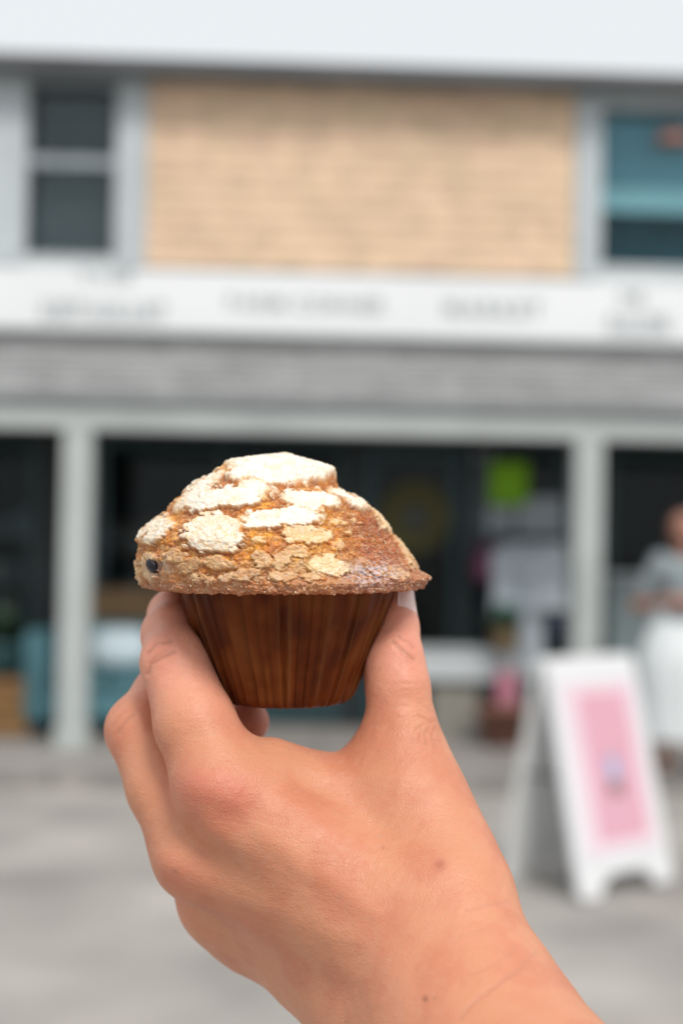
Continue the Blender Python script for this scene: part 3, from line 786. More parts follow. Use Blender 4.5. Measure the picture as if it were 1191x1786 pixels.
# raised rim round the poster and the poster itself
for (x0, x1, s0, s1) in ((-.27, .27, .10, .115), (-.27, .27, L1 - .175, L1 - .16), (-.27, -.255, .115, L1 - .175), (.255, .27, .115, L1 - .175)):
    inset(P1, n1_, x0, x1, s0, s1, .0305, .008, M['plastic'], 'rim', o1)
pst = inset(P1, n1_, -.252, .252, .118, L1 - .178, .0305, .003, M['palepink'], 'poster', o1)
inset(P1, n1_, -.155, .20, .165, L1 - .225, .0340, .0015, M['pink'], 'poster_field', pst)
M['bluefig'] = mat('blue_grey_print', (0.30, 0.42, 0.62), 0.6, 0.1); M['brownfig'] = mat('brown_print', (0.30, 0.17, 0.15), 0.6, 0.1)
# small printed figure of a drink cup
inset(P1, n1_, -.02, .055, .46, .56, .0357, .001, M['bluefig'], 'print', pst)
inset(P1, n1_, -.035, .07, .565, .635, .0357, .001, M['brownfig'], 'print', pst)
inset(P1, n1_, .010, .022, .415, .458, .0357, .001, M['brownfig'], 'print', pst)
MB().tube((-SBW * .40, 0, SBH - .012), (SBW * .40, 0, SBH - .012), .016).build('hinge', M['plasticgrey'], sbd)
MB().box(-.30, -.285, -.10, .085, .50, .515).build('spreader', M['black'], sbd)

# ---- person at the right edge
M['skinb'] = mat('tanned_skin', (0.36, 0.17, 0.12), 0.55, 0.06, 10.0)
M['tee'] = mat('grey_jersey', (0.24, 0.28, 0.30), 0.9, 0.06, 8.0, 0.2, 80)
M['skirt'] = mat('white_skirt_cotton', (0.72, 0.76, 0.78), 0.9, 0.03, 5.0, 0.2, 60)
M['hair'] = mat('dark_auburn_hair', (0.06, 0.022, 0.018), 0.5, 0.25, 60.0, stretch=(1, 1, .1))
pz = G(1187, 1345, SLAB)
person = empty('person', pz, -.25)
tag(person, 'person in grey top and long white skirt standing on the porch at the right', 'person')
def caps_field(caps, k=.03):
    cc = [(np.array(a), np.array(b), ra, rb) for a, b, ra, rb in caps]
    def f(p):
        o = None
        for a, b, ra, rb in cc:
            d = capsule(p, a, b, ra, rb); o = d if o is None else smin(o, d, k)
        return o
    return f
def sdf_part(name, caps, m, parent, lo, hi, vox=.009, k=.03, fn=None):
    # one smooth surface; worked in centimetre-scaled space so the band test fits
    f0 = fn or caps_field(caps, k); S_ = 100.0
    V, F = field_to_mesh(lambda p: f0(p / S_) * S_, np.array(lo) * S_, np.array(hi) * S_, vox * S_)
    V = relax(V, F, 3)
    return link(name, np_mesh(name, V / S_, F, m), parent)
arm = []
body = [((0, .0, .92), (0, 0, 1.20), .125, .11), ((-.07, 0, 1.28), (.07, 0, 1.28), .10, .10), ((0, 0, 1.36), (0, -.01, 1.46), .05, .045),
        ((0, -.02, 1.54), (0, -.01, 1.60), .075, .085), ((0, -.095, 1.545), (0, -.105, 1.53), .012, .012),
        ((-.08, 0, 1.54), (-.085, .005, 1.56), .014, .016), ((.08, 0, 1.54), (.085, .005, 1.56), .014, .016),
        ((-.09, 0, .90), (-.10, 0, .50), .085, .055), ((-.10, 0, .50), (-.10, .01, .10), .052, .033), ((-.10, .01, .06), (-.105, -.12, .035), .036, .030),
        ((.09, 0, .90), (.10, 0, .50), .085, .055), ((.10, 0, .50), (.10, .01, .10), .052, .033), ((.10, .01, .06), (.105, -.12, .035), .036, .030)]
for s in (-1, 1):
    body += [((s * .165, 0, 1.36), (s * .295, .02, 1.07), .048, .038), ((s * .295, .02, 1.07), (s * .11, -.15, 1.11), .038, .025)]
    hx = s * .06
    body += [((s * .10, -.155, 1.11), (s * .05, -.175, 1.105), .024, .028)]
    for q in range(4):
        body += [((s * .045, -.175, 1.13 - q * .018), (-s * .015, -.185 + (.004 * q), 1.125 - q * .018), .0095, .008)]
    body += [((s * .07, -.17, 1.135), (s * .03, -.175, 1.16), .011, .009)]
sdf_part('body', body, M['skinb'], person, (-.36, -.26, -.01), (.36, .14, 1.72), .0095, .018)
tee = [((0, .0, 1.00), (0, 0, 1.20), .150, .130), ((-.075, 0, 1.29), (.075, 0, 1.29), .115, .115), ((-.15, 0, 1.365), (-.255, .015, 1.16), .066, .060), ((.15, 0, 1.365), (.255, .015, 1.16), .066, .060)]
sdf_part('shirt', tee, M['tee'], person, (-.36, -.2, .8), (.36, .2, 1.5), .011, .03)
hairc = [((0, .02, 1.585), (0, .03, 1.60), .100, .102), ((0, .06, 1.56), (0, .07, 1.40), .075, .055)]
hf = caps_field(hairc, .03)
def hairfn(p):
    cut = (p[:, 1] + .015 + .5 * np.clip(1.62 - p[:, 2], 0, 1) * .6)
    return np.maximum(hf(p), -(cut))
sdf_part('hair', None, M['hair'], person, (-.14, -.14, 1.3), (.14, .2, 1.74), .009, fn=hairfn)
b = MB(); n1 = 72; rings = []
for i in range(15):
    f = i / 14; z = 1.10 - f * .89
    r = .135 + (.285 - .135) * min(1, f * 2.6) ** .8 - .05 * max(0, f - .5)
    rings.append([b.bm.verts.new((r * math.cos(t) * (1 + .05 * f * math.sin(11 * t) + .02 * f * math.sin(23 * t)), r * .72 * math.sin(t) * (1 + .07 * f * math.sin(11 * t)), z)) for t in [2 * math.pi * k / n1 for k in range(n1)]])
for i in range(14):
    for k in range(n1): b.bm.faces.new((rings[i][k], rings[i][(k + 1) % n1], rings[i + 1][(k + 1) % n1], rings[i + 1][k]))
b.build('skirt', M['skirt'], person, True)
for s in (-1, 1):
    b = MB(); b.box(s * .10 - .045, s * .10 + .045, -.165, .06, 0, .022, .008); b.build('sandal', M['black'], person)
for s in (-1, 1):
    b = MB(); bmesh.ops.create_uvsphere(b.bm, u_segments=12, v_segments=8, radius=.011); bmesh.ops.translate(b.bm, vec=(s * .03, -.088, 1.572), verts=b.bm.verts); b.build('eye', M['black'], person, True)
b = MB(); b.box(-.022, .022, -.101, -.090, 1.499, 1.507, .003); b.build('mouth', mat('lip', (.3, .08, .07), .5), person, True)
# ---------------------------------------------------------------- the hand: joints laid out in space, skinned by one blended distance field
PALM = [  # (x, y, z, r) -> (x, y, z, r)
    ((392, 1385, 24, 12.5), (640, 1560, 32, 15)),
    ((352, 1490, 12, 12.0), (620, 1600, 25, 16)),
    ((396, 1566, -4, 11.5), (605, 1650, 12, 17)),
    ((452, 1612, -15, 10.8), (612, 1672, 2, 16)),
    ((392, 1568, -5, 10.5), (448, 1618, -14, 10.2)),
    ((430, 1600, -10, 11.0), (570, 1690, 4, 12.5)),
    ((500, 1450, 10, 14.0), (690, 1480, 16, 16)),
    ((470, 1340, 17, 8.0), (565, 1382, 10, 7.5)),
    ((500, 1372, 12, 8.0), (690, 1412, 14, 12)),
    ((692, 1340, 9, 10.5), (790, 1550, 30, 14)),
    ((460, 1490, 15, 13.0), (610, 1590, 27, 16)),
    ((450, 1560, 1, 13.0), (590, 1625, 17, 16)),
    ((560, 1690, 10, 11.5), (640, 1760, 26, 14)),
    ((640, 1480, 8, 17.0), (700, 1600, 20, 18)),
    ((622, 1668, 18, 17), (712, 1815, 38, 18.5)),
    ((778, 1590, 36, 17.5), (863, 1778, 56, 17.8)),
    ((700, 1620, 32, 20.0), (795, 1790, 54, 20)),
    ((712, 1815, 38, 18.5), (1000, 2330, 120, 23)),
    ((863, 1778, 56, 17.8), (1235, 2240, 128, 23)),
    ((795, 1790, 54, 20.0), (1118, 2290, 124, 25)),
]
FINGERS = {
    'index': [(392, 1385, 25, 12.0), (340, 1262, 18, 11.0), (307, 1155, 9, 9.6), (300, 1108, -4, 8.6), (305, 1074, -17, 7.7), (400, 1066, -34, 6.8)],
    'middle': [(350, 1490, 15, 12.0), (286, 1370, 6, 10.4), (245, 1272, -3, 9.8), (286, 1208, -14, 8.6), (352, 1168, -24, 7.8), (470, 1150, -33, 6.8)],
    'ring': [(392, 1568, -4, 11.0), (335, 1450, -10, 9.5), (318, 1372, -22, 9.0), (372, 1290, -33, 8.0), (424, 1264, -28, 6.6), (436, 1258, -26, 6.0)],
    'little': [(452, 1628, -16, 10.5), (420, 1520, -24, 8.5), (400, 1450, -27, 8.0), (450, 1390, -32, 7.0), (505, 1375, -26, 6.4)],
    'thumb': [(758, 1480, 22, 13.0), (700, 1320, 9, 11.6), (699, 1262, 8, 9.3), (694, 1200, 6, 8.8), (685, 1150, 3, 8.5), (686, 1092, -3, 7.0), (688, 1046, -6, 5.4)],
}
def cpt(t): return hp(*t[:3])
PALM_C = [(cpt(a), cpt(b), a[3], b[3]) for a, b in PALM]
FING_C = {k: [(cpt(c[i]), cpt(c[i + 1]), c[i][3], c[i + 1][3]) for i in range(len(c) - 1)] for k, c in FINGERS.items()}
def hand_field(p):
    p = np.asarray(p, float)
    P = None
    for a, b, ra, rb in PALM_C:
        d = capsule(p, a, b, ra, rb)
        P = d if P is None else smin(P, d, 9.0)
    out = None
    for name, segs in FING_C.items():
        f = None
        for a, b, ra, rb in segs:
            d = capsule(p, a, b, ra, rb)
            f = d if f is None else smin(f, d, 3.0)
        f = smin(P, f, 12.0 if name == 'thumb' else 8.0)
        out = f if out is None else smin(out, f, 0.8)
    return out
# ---------------------------------------------------------------- muffin and hand share one frame (millimetres): x right, y up, z towards the camera
HO = CAM + FW * (D0 / 1000)
def to_world_rel(V, org):
    R = np.array([list(RT), list(UP), list(-FW)]) / 1000.0
    return V @ R + (np.array(HO) - np.array(org))
MC = hp(500, 1022, 0)                  # muffin: centre of the rim plane
LTOP, LBOT, LH = 31.0, 18.4, 33.5      # paper liner
def liner_r(y):                         # y relative to the rim plane (negative below)
    return LBOT + (LTOP - LBOT) * np.clip((y + LH) / LH, 0, 1.2)

# -------- muffin crown
RP = [(252, 17), (245, 6)]; 
right_prof = [(236, -9), (246, -3), (250, 6), (254, 16), (236, 30), (216, 57), (190, 88), (166, 122), (141, 147), (111, 166), (95, 170), (93, 186), (86, 206), (70, 213), (30, 224), (0, 230)]
left_prof = [(-246, -6), (-256, 4), (-262, 20), (-263, 35), (-266, 52), (-262, 70), (-262, 87), (-245, 108), (-217, 130), (-203, 150), (-170, 176), (-135, 201), (-100, 219), (-60, 225), (-20, 230), (0, 230)]
CY0 = 9.0
def prof_table(pr):
    a = np.array([math.atan2(y - CY0, abs(x)) for x, y in pr]); r = np.array([math.hypot(x, y - CY0) for x, y in pr]) / 6.0
    o = np.argsort(a); return a[o], r[o]
ra_, rr_ = prof_table(right_prof); la_, lr_ = prof_table(left_prof)
NA, NE = 1150, 420
phis = np.concatenate([np.linspace(-math.radians(80), -.08, 60, endpoint=False), np.linspace(-.08, math.pi / 2 - .004, NE - 60)])
az = np.linspace(0, 2 * math.pi, NA, endpoint=False)
PH, AZ = np.meshgrid(phis, az, indexing='ij'); PH = PH.ravel(); AZ = AZ.ravel()
wR = sstep(-.75, .75, np.cos(AZ))
rad = np.interp(PH, ra_, rr_) * wR + np.interp(PH, la_, lr_) * (1 - wR)
flat = 1.7 / np.maximum(np.sin(-PH), 1e-3)
under = PH < 0
rad = np.where(under, np.minimum(np.where(PH < -.05, rad, rad), flat), rad)
dirv = np.stack([np.cos(PH) * np.cos(AZ), np.sin(PH), np.cos(PH) * np.sin(AZ)], 1)
P = dirv * rad[:, None] + np.array([0, CY0 / 6, 0])      # relative to MC
# front-view pixel of every vertex, used to place the crust pieces where they sit on the front
Wp = P + MC
pxx = Wp[:, 0] / (D0 - Wp[:, 2]) * FPX + CXP; pyy = -Wp[:, 1] / (D0 - Wp[:, 2]) * FPX + CYP
front = sstep(-14, -2, P[:, 2])
lowf = fbm(P, .06, 3, 5)
wx = fbm(P, .22, 4, 11); wy = fbm(P, .22, 4, 23); wf = fbm(P, .9, 3, 31)
PL = [  # crust plates: x, y, half width, half height, tilt (deg), height mm, whiteness
    (492, 815, 104, 31, 0, 1.5, 1.0), (346, 850, 66, 13, 38, 1.0, .92), (394, 863, 92, 23, 10, 1.3, .96), (270, 923, 42, 18, 36, 1.2, .86),
    (370, 929, 56, 38, 8, 1.5, .84), (490, 901, 86, 22, 5, 1.3, 1.0), (540, 868, 64, 17, -8, 1.1, .96), (533, 934, 52, 19, 2, 1.1, .66),
    (448, 941, 20, 9, 0, .7, .6), (330, 988, 22, 17, 10, .9, .36), (379, 981, 31, 14, 0, .9, .46), (428, 1001, 24, 15, 5, .9, .34), (453, 976, 18, 15, 30, .8, .42),
    (395, 1006, 20, 9, 0, .6, .3), (350, 1010, 24, 8, 0, .6, .25), (490, 975, 24, 17, 20, .9, .42), (487, 1003, 28, 12, 0, .7, .30), (577, 985, 46, 18, -6, .9, .70), (545, 1004, 30, 9, 0, .6, .4),
    (520, 962, 26, 10, 0, .6, .5), (250, 988, 14, 32, 0, .9, .45), (300, 970, 18, 16, 30, .7, .42), (608, 866, 54, 9, -25, 1.3, 1.0), (668, 904, 38, 8, -48, 1.0, .72), (712, 960, 46, 9, -58, .9, .45),
    (613, 926, 12, 6, -5, .6, .6), (625, 905, 24, 6, -12, .4, .5), (592, 950, 22, 8, 5, .5, .45), (690, 1000, 30, 10, -10, .7, .30), (590, 905, 20, 7, -10, .5, .6)]
fl1_, fl2_, flid = worley(P * np.array([1, 1.7, 1]) + np.stack([wx, wy, wf], 1) * 1.4, .36, 171)
flake = sstep(.05, .5, fl2_ - fl1_) * (flid * .8 + .3)
plate = np.full(len(P), -1.0); white = np.zeros(len(P)); hgt = np.zeros(len(P))
for (cx, cy, hx, hy, tl, h, wv) in PL:
    hx, hy = hx * .97, hy * .95
    t = math.radians(tl); dx = pxx - cx + wx * 15 + wf * 4 + (flid - .5) * 10; dy = pyy - cy + wy * 9 + wf * 3 + (((flid * 7.13) % 1) - .5) * 7
    a = (dx * math.cos(t) - dy * math.sin(t)) / hx; b = (dx * math.sin(t) + dy * math.cos(t)) / hy
    q = 1 - (np.abs(a) ** 2.6 + np.abs(b) ** 2.6) ** (1 / 2.6) + wf * .06
    q = q * min(hx, hy) / 14.0
    m = q > plate
    plate = np.where(m, q, plate); white = np.where(m, wv, white); hgt = np.where(m, h, hgt)
d1, d2, idv = worley(P + np.stack([wx, wy, wx - wy], 1) * 3.0, .062, 3)
bplate = (d2 - d1 - .16) * 2.2 + wf * .15; bplate = np.where(idv < .25, -1, bplate)
plate = plate * front + bplate * (1 - front); white = white * front + (.45 + .5 * idv) * (1 - front); hgt = hgt * front + (1 + idv * .8) * (1 - front)
# smaller crumb pieces along the lower band
c1, c2, cid = worley(P + np.stack([wx, wy, wf], 1) * .9, .21, 71)
band = sstep(10.5, 4.0, P[:, 1]) * sstep(-1.2, .3, P[:, 1])
pm = sstep(.0, .32, plate)
pedge = np.exp(-((plate - .12) / .16) ** 2)
rough1 = fbm(P, .55, 4, 41); g1 = fbm(P, 1.7, 3, 51); g2 = vnoise(P, 3.1, 61)
ridge = 1 - np.abs(fbm(P, .8, 3, 77)) * 2
disp = lowf * .9 + pm * hgt * .85 + pedge * .25
disp += (1 - pm) * (rough1 * .6 + flake * .45 + ridge * .2 - .45) + pm * (rough1 * .25 + flake * .22)
disp += band * ((c2 - c1) * 1.3 - .35) * (1 - .4 * pm)
disp += g1 * (.20 + .18 * (1 - pm)) + g2 * .12
amp = sstep(-2.6, -1.2, P[:, 1]); disp = disp * (amp * .8 + .2)
top = sstep(math.pi / 2 - .004, math.pi / 2 - .10, PH); disp = disp * top + 1.6 * (1 - top)
# keep the outline honest: plates sit within the measured silhouette
disp -= 1.15; disp -= pm * sstep(.10, .02, fl2_ - fl1_) * .12
P2 = P + dirv * disp[:, None]
rag = sstep(2.5, -1.5, P[:, 1]) * sstep(-50, -8, np.degrees(PH)) ; P2[:, 1] += rag * (fbm(P, .7, 3, 181) * 1.1 + fbm(P, 2.0, 2, 183) * .5)
# crumb tag at the right rim
tagm = np.exp(-(((pxx - 742) / 14) ** 2 + ((pyy - 1006) / 7) ** 2)) * sstep(-16, 0, P[:, 2]); P2[:, 0] += tagm * 1.8
# colours (reflectances)
def mixc(a, b, t): return a * (1 - t[:, None]) + np.array(b) * t[:, None]
n_or = fbm(P, .16, 3, 91); n_f = fbm(P, 1.1, 3, 97)
gold = np.array([.82, .36, .03]); amber = np.array([.60, .18, .015]); brown = np.array([.36, .09, .018]); dark = np.array([.16, .04, .012]); cream = np.array([.79, .54, .26]); tan = np.array([.50, .235, .10]); sugar = np.array([.87, .825, .75]); rust = np.array([.31, .062, .015])
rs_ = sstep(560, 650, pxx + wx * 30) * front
C = np.tile(gold, (len(P), 1))
C = mixc(C, amber, sstep(-.3, .25, n_or) * .9 + sstep(.0, -.25, plate) * 0); C = mixc(C, brown, sstep(.15, .5, n_or) * .6)
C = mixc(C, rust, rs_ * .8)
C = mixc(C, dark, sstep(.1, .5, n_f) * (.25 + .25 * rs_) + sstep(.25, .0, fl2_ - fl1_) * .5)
C = mixc(C, cream, sstep(.15, .5, -n_f) * (.22 + .12 * rs_))
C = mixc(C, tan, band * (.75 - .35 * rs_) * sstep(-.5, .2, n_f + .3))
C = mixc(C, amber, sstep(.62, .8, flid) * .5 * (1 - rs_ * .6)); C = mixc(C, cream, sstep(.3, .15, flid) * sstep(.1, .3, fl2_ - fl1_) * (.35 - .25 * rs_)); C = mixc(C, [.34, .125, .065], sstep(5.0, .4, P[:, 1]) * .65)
C = mixc(C, brown, band * sstep(.16, .0, c2 - c1) * .12)
pc_ = np.tile(tan, (len(P), 1)); pc_ = mixc(pc_, cream, sstep(.25, .75, white + n_f * .2)); pc_ = mixc(pc_, sugar, sstep(.60, .98, white + n_f * .22))
pc_ = mixc(pc_, cream, sstep(.45, .15, plate) * .5 + sstep(.6, .9, (flid * 3.7) % 1) * .3); pc_ = mixc(pc_, tan, sstep(.1, .5, fbm(P, .35, 3, 191)) * .30 * (1.2 - white))
pc_ = mixc(pc_, gold, sstep(.10, .02, fl2_ - fl1_) * .15); pc_ = mixc(pc_, tan, sstep(.25, .55, vnoise(P, 1.9, 197)) * .30 * (1.25 - white)); pc_ = mixc(pc_, [.74, .52, .34], sstep(.0, .45, fbm(P, .3, 3, 199)) * .40 * (1.2 - white))
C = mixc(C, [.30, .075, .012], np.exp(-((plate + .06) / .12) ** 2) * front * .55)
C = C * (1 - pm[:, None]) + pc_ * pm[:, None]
C = mixc(C, cream, front * sstep(.0, .35, n_or * .3 + wx * .3 + .05) * .10 * sstep(600, 560, pxx))
grains = sstep(.28, .6, vnoise(P, 2.4, 133) + .25 * n_f)
C = mixc(C, sugar, grains * (.10 + .30 * pm * white + .03 * band))
pw = np.exp(-(((pxx - 650) / 44) ** 2 + ((pyy - 999) / 20) ** 2)) * front
C = mixc(C, [.60, .48, .50], np.clip(pw * 1.2, 0, 1) * sstep(-.25, .25, vnoise(P, 1.6, 143)))
C = mixc(C, [.10, .05, .06], np.clip(pw * 1.0, 0, 1) * sstep(.1, .45, vnoise(P, 1.1, 149)) * .7)
yl = np.exp(-(((pxx - 545) / 70) ** 2 + ((pyy - 985) / 16) ** 2)) * front; C = mixc(C, [.72, .60, .30], yl * .35)
le = np.exp(-(((pxx - 262) / 26) ** 2 + ((pyy - 985) / 30) ** 2)) * front; C = mixc(C, [.76, .62, .34], le * .12); C = mixc(C, [.86, .84, .74], np.exp(-(((pxx - 279) / 8) ** 2 + ((pyy - 984) / 16) ** 2)) * front * .55 * sstep(-.4, .3, wf))  # pale crystals right of the berry, their glint painted into the colour
stn = np.exp(-(((pxx - 266) / 13) ** 2 + ((pyy - 988) / 19) ** 2)) * front * sstep(-.5, .4, wf); C = mixc(C, [.12, .05, .09], stn * .8)
# pocket for the berry
bp_ = hp(268, 987, 27.5) - MC; dB = np.sqrt(((P2 - bp_) ** 2).sum(1)); 
push = np.clip(2.9 + wf * 1.8 - dB, 0, 2.2) * .9; P2 -= dirv * push[:, None]
i0 = np.arange(NE - 1)[:, None] * NA; k0 = np.arange(NA)[None]; k1 = (k0 + 1) % NA
Fq = np.stack([i0 + k0, i0 + NA + k0, i0 + NA + k1, i0 + k1], -1).reshape(-1, 4)
m_org = np.array(HO) + (MC + np.array([0, -LH, 0])) @ (np.array([list(RT), list(UP), list(-FW)]) / 1000)
muf = empty('muffin', m_org); tag(muf, 'sugar crusted golden muffin in a brown pleated paper liner held by the hand', 'muffin')
bm_ = bpy.data.materials.new('muffin_crust'); bm_.use_nodes = True
N = bm_.node_tree.nodes; L = bm_.node_tree.links; b = N['Principled BSDF']
at = N.new('ShaderNodeVertexColor'); at.layer_name = 'crust'; L.new(at.outputs[0], b.inputs['Base Color'])
b.inputs['Roughness'].default_value = .42; b.inputs['Subsurface Weight'].default_value = .22; b.inputs['Subsurface Radius'].default_value = (1, .5, .22); b.inputs['Subsurface Scale'].default_value = .0016
tc = N.new('ShaderNodeTexCoord'); nz = N.new('ShaderNodeTexNoise'); nz.inputs['Scale'].default_value = 2600; nz.inputs['Detail'].default_value = 3; L.new(tc.outputs['Object'], nz.inputs['Vector'])
bpn = N.new('ShaderNodeBump'); bpn.inputs['Strength'].default_value = .6; bpn.inputs['Distance'].default_value = .0003; L.new(nz.outputs[0], bpn.inputs['Height']); L.new(bpn.outputs[0], b.inputs['Normal'])
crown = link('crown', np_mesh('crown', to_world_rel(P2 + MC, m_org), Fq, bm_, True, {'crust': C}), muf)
# sugar grains, far too many to count
rg = np.random.default_rng(5)
wgt = (P[:, 1] > 0) * (.10 + .16 * pm * white + .40 * band + .5 * pw + .25 * rs_) * (np.cos(PH) + .05)
sel = rg.choice(len(P), 3000, replace=False, p=wgt / wgt.sum())
ctr = (P2 + MC)[sel]; sz = rg.uniform(.10, .27, len(sel)) * np.where(rg.random(len(sel)) < .06, 1.7, 1)
cube = np.array([[x, y, z] for x in (-1, 1) for y in (-1, 1) for z in (-1, 1)], float) ; cf = np.array([[0, 1, 3, 2], [4, 6, 7, 5], [0, 4, 5, 1], [2, 3, 7, 6], [0, 2, 6, 4], [1, 5, 7, 3]])
Q, _r = np.linalg.qr(rg.normal(size=(len(sel), 3, 3)))
cv = np.einsum('nij,kj->nki', Q, cube * .5) * sz[:, None, None] + (ctr + dirv[sel] * .05)[:, None, :]
cfa = (cf[None] + (np.arange(len(sel)) * 8)[:, None, None]).reshape(-1, 4)
sgm = bpy.data.materials.new('sugar_crystal'); sgm.use_nodes = True; b = sgm.node_tree.nodes['Principled BSDF']
b.inputs['Base Color'].default_value = (.86, .70, .50, 1); b.inputs['Roughness'].default_value = .18; b.inputs['Subsurface Weight'].default_value = .1; b.inputs['Subsurface Scale'].default_value = .0005
sgo = link('sugar_grains', np_mesh('sugar_grains', to_world_rel(cv.reshape(-1, 3), m_org), cfa, sgm, False), muf); tag(sgo, kind='stuff')
# blueberry
b_ = MB(); bmesh.ops.create_uvsphere(b_.bm, u_segments=32, v_segments=20, radius=.0024)
for v in b_.bm.verts:
    if v.co.z > .0026: v.co.z -= (v.co.z - .0026) * 2.2
bc = to_world_rel((hp(266, 988, 23.7))[None], m_org)[0]
for v in b_.bm.verts: v.co.x *= .50; v.co += v.normal * (random.random() - .5) * .0002
b_.build('blueberry', mat('blueberry_skin', (.012, .010, .02), .3, .3, 600, .2, 900), muf, True, loc=tuple(bc), rot=(1.35, -.5, .5))

# -------- pleated paper liner
NL, NV = 1440, 40
a = np.linspace(0, 2 * math.pi, NL, endpoint=False); ys = np.concatenate([np.linspace(.6, -LH + 3.2, NV - 8), -LH + 3.2 - 3.2 * np.sin(np.linspace(.2, math.pi / 2, 8))])
rgp = np.random.default_rng(11)
NP_ = 44; edges = np.sort(np.linspace(0, 2 * math.pi, NP_, endpoint=False) + rgp.uniform(-.055, .055, NP_)); edges = np.append(edges, edges[0] + 2 * math.pi)
k = np.searchsorted(edges, (a - edges[0]) % (2 * math.pi) + edges[0], side='right') - 1
fr = ((a - edges[0]) % (2 * math.pi) + edges[0] - edges[k]) / (edges[k + 1] - edges[k])
ampk = rgp.uniform(.35, 1.0, NP_ + 1)[k]; sk = rgp.uniform(.12, .88, NP_ + 1)[k]
tri = np.where(fr < sk, fr / sk, (1 - fr) / (1 - sk)); tri = tri * .7 + .30 * (.5 - .5 * np.cos(math.pi * np.clip(tri, 0, 1)))
LP = []
for j, y in enumerate(ys):
    edge = max(0, (j - (NV - 9)) / 8)
    r = LBOT + (LTOP - LBOT) * (y + LH) / LH - (2.6 * edge ** 2.2) + .6 * math.sin(math.pi * max(0, min(1, (y + LH) / LH)))
    rr2 = r + (tri - .5) * ampk * (1.35 - .45 * edge - .35 * max(0, 1 + y / 12)) 
    LP.append(np.stack([rr2 * np.cos(a), np.full(NL, y), rr2 * np.sin(a)], 1))
for f_ in (.93, .80, .5, .12):
    r = (LBOT - 2.6) * f_; LP.append(np.stack([r * np.cos(a), np.full(NL, -LH + .35 * (1 - f_)), r * np.sin(a)], 1))
LP = np.concatenate(LP); LP += (fbm(LP, .12, 3, 7) * .35)[:, None] * np.array([1, .2, 1]) * np.sign(LP) * .6
nr = len(LP) // NL
i0 = np.arange(nr - 1)[:, None] * NL; k0 = np.arange(NL)[None]; k1 = (k0 + 1) % NL
Fl = np.stack([i0 + k0, i0 + k1, i0 + NL + k1, i0 + NL + k0], -1).reshape(-1, 4)
stain_shade = fbm(LP * np.array([1, .8, 1]), .10, 3, 19); fine = fbm(LP, .35, 4, 29)
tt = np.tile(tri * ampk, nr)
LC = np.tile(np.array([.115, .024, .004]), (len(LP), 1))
LC = mixc(LC, [.18, .058, .012], sstep(-.1, .45, stain_shade) * .6); LC = mixc(LC, [.14, .038, .008], sstep(-.3, .5, fine) * .3); LC = mixc(LC, [.045, .009, .003], sstep(0, .4, -stain_shade) * .6)
LC = mixc(LC, [.17, .075, .026], sstep(.45, 1.0, tt) * .42); LC = mixc(LC, [.04, .010, .004], sstep(.22, 0, tt) * .22)  # painted shading: highlights on pleat crests, darker folds between
LC = mixc(LC, [.34, .20, .14], sstep(.55, .68, fbm(LP, .35, 2, 39)) * sstep(-24, -31, LP[:, 1]) * .5)
lm_ = bpy.data.materials.new('greasy_brown_paper'); lm_.use_nodes = True; N = lm_.node_tree.nodes; L = lm_.node_tree.links; b = N['Principled BSDF']
at = N.new('ShaderNodeVertexColor'); at.layer_name = 'stain_shade'; L.new(at.outputs[0], b.inputs['Base Color']); b.inputs['Roughness'].default_value = .5; b.inputs['Specular IOR Level'].default_value = .12
nz = N.new('ShaderNodeTexNoise'); nz.inputs['Scale'].default_value = 900; tc = N.new('ShaderNodeTexCoord'); L.new(tc.outputs['Object'], nz.inputs['Vector'])
bpn = N.new('ShaderNodeBump'); bpn.inputs['Strength'].default_value = .35; bpn.inputs['Distance'].default_value = .0003; L.new(nz.outputs[0], bpn.inputs['Height']); L.new(bpn.outputs[0], b.inputs['Normal'])
link('paper_liner', np_mesh('paper_liner', to_world_rel(LP + MC, m_org), Fl, lm_, True, {'stain_shade': LC}), muf)

# -------- hand surface
def muffin_keepout(p):
    q = p - MC; r = np.sqrt(q[:, 0] ** 2 + q[:, 2] ** 2)
    cone = (r - (liner_r(q[:, 1]) + .55)) * .94
    cone = np.maximum(cone, -(q[:, 1] + LH + .6))
    dome = np.maximum(r - 41.5, -(q[:, 1] + .9))
    return np.minimum(cone, dome)
def hand_cut(p):
    h = hand_field(p); k = muffin_keepout(p)
    return -smin(-h, k, 1.0)
V, F = field_to_mesh(hand_cut, [-100, -300, -52], [150, -15, 175], .9)
V = relax(V, F, 4)
# keep the largest connected piece only (the body is one mesh)
par = np.arange(len(V))
for _ in range(400):
    m = np.minimum.reduce([par[F[:, k]] for k in range(4)]); old = par.copy()
    for k in range(4): np.minimum.at(par, F[:, k], m)
    par = par[par]
    if (par == old).all(): break
main = np.bincount(par).argmax(); keepF = par[F[:, 0]] == main
F = F[keepF]; used = np.unique(F); remap = np.full(len(V), -1); remap[used] = np.arange(len(used)); V = V[used]; F = remap[F]
print('hand verts', len(V))
skin = bpy.data.materials.new('skin')
tmp_me = np_mesh('hand_tmp', V, F, skin); tmp = bpy.data.objects.new('hand_tmp', tmp_me); COL.objects.link(tmp)
sb_ = tmp.modifiers.new('s', 'SUBSURF'); sb_.levels = 1; sb_.render_levels = 1
bpy.context.view_layer.update(); dg = bpy.context.evaluated_depsgraph_get(); me2 = bpy.data.meshes.new_from_object(tmp.evaluated_get(dg))
n = len(me2.vertices); V = np.zeros(n * 3, np.float32); me2.vertices.foreach_get('co', V); V = V.reshape(-1, 3).astype(float)
NR = np.zeros(n * 3, np.float32); me2.vertices.foreach_get('normal', NR); NR = NR.reshape(-1, 3).astype(float)
F = np.zeros(len(me2.polygons) * 4, np.int32); me2.polygons.foreach_get('vertices', F); F = F.reshape(-1, 4)
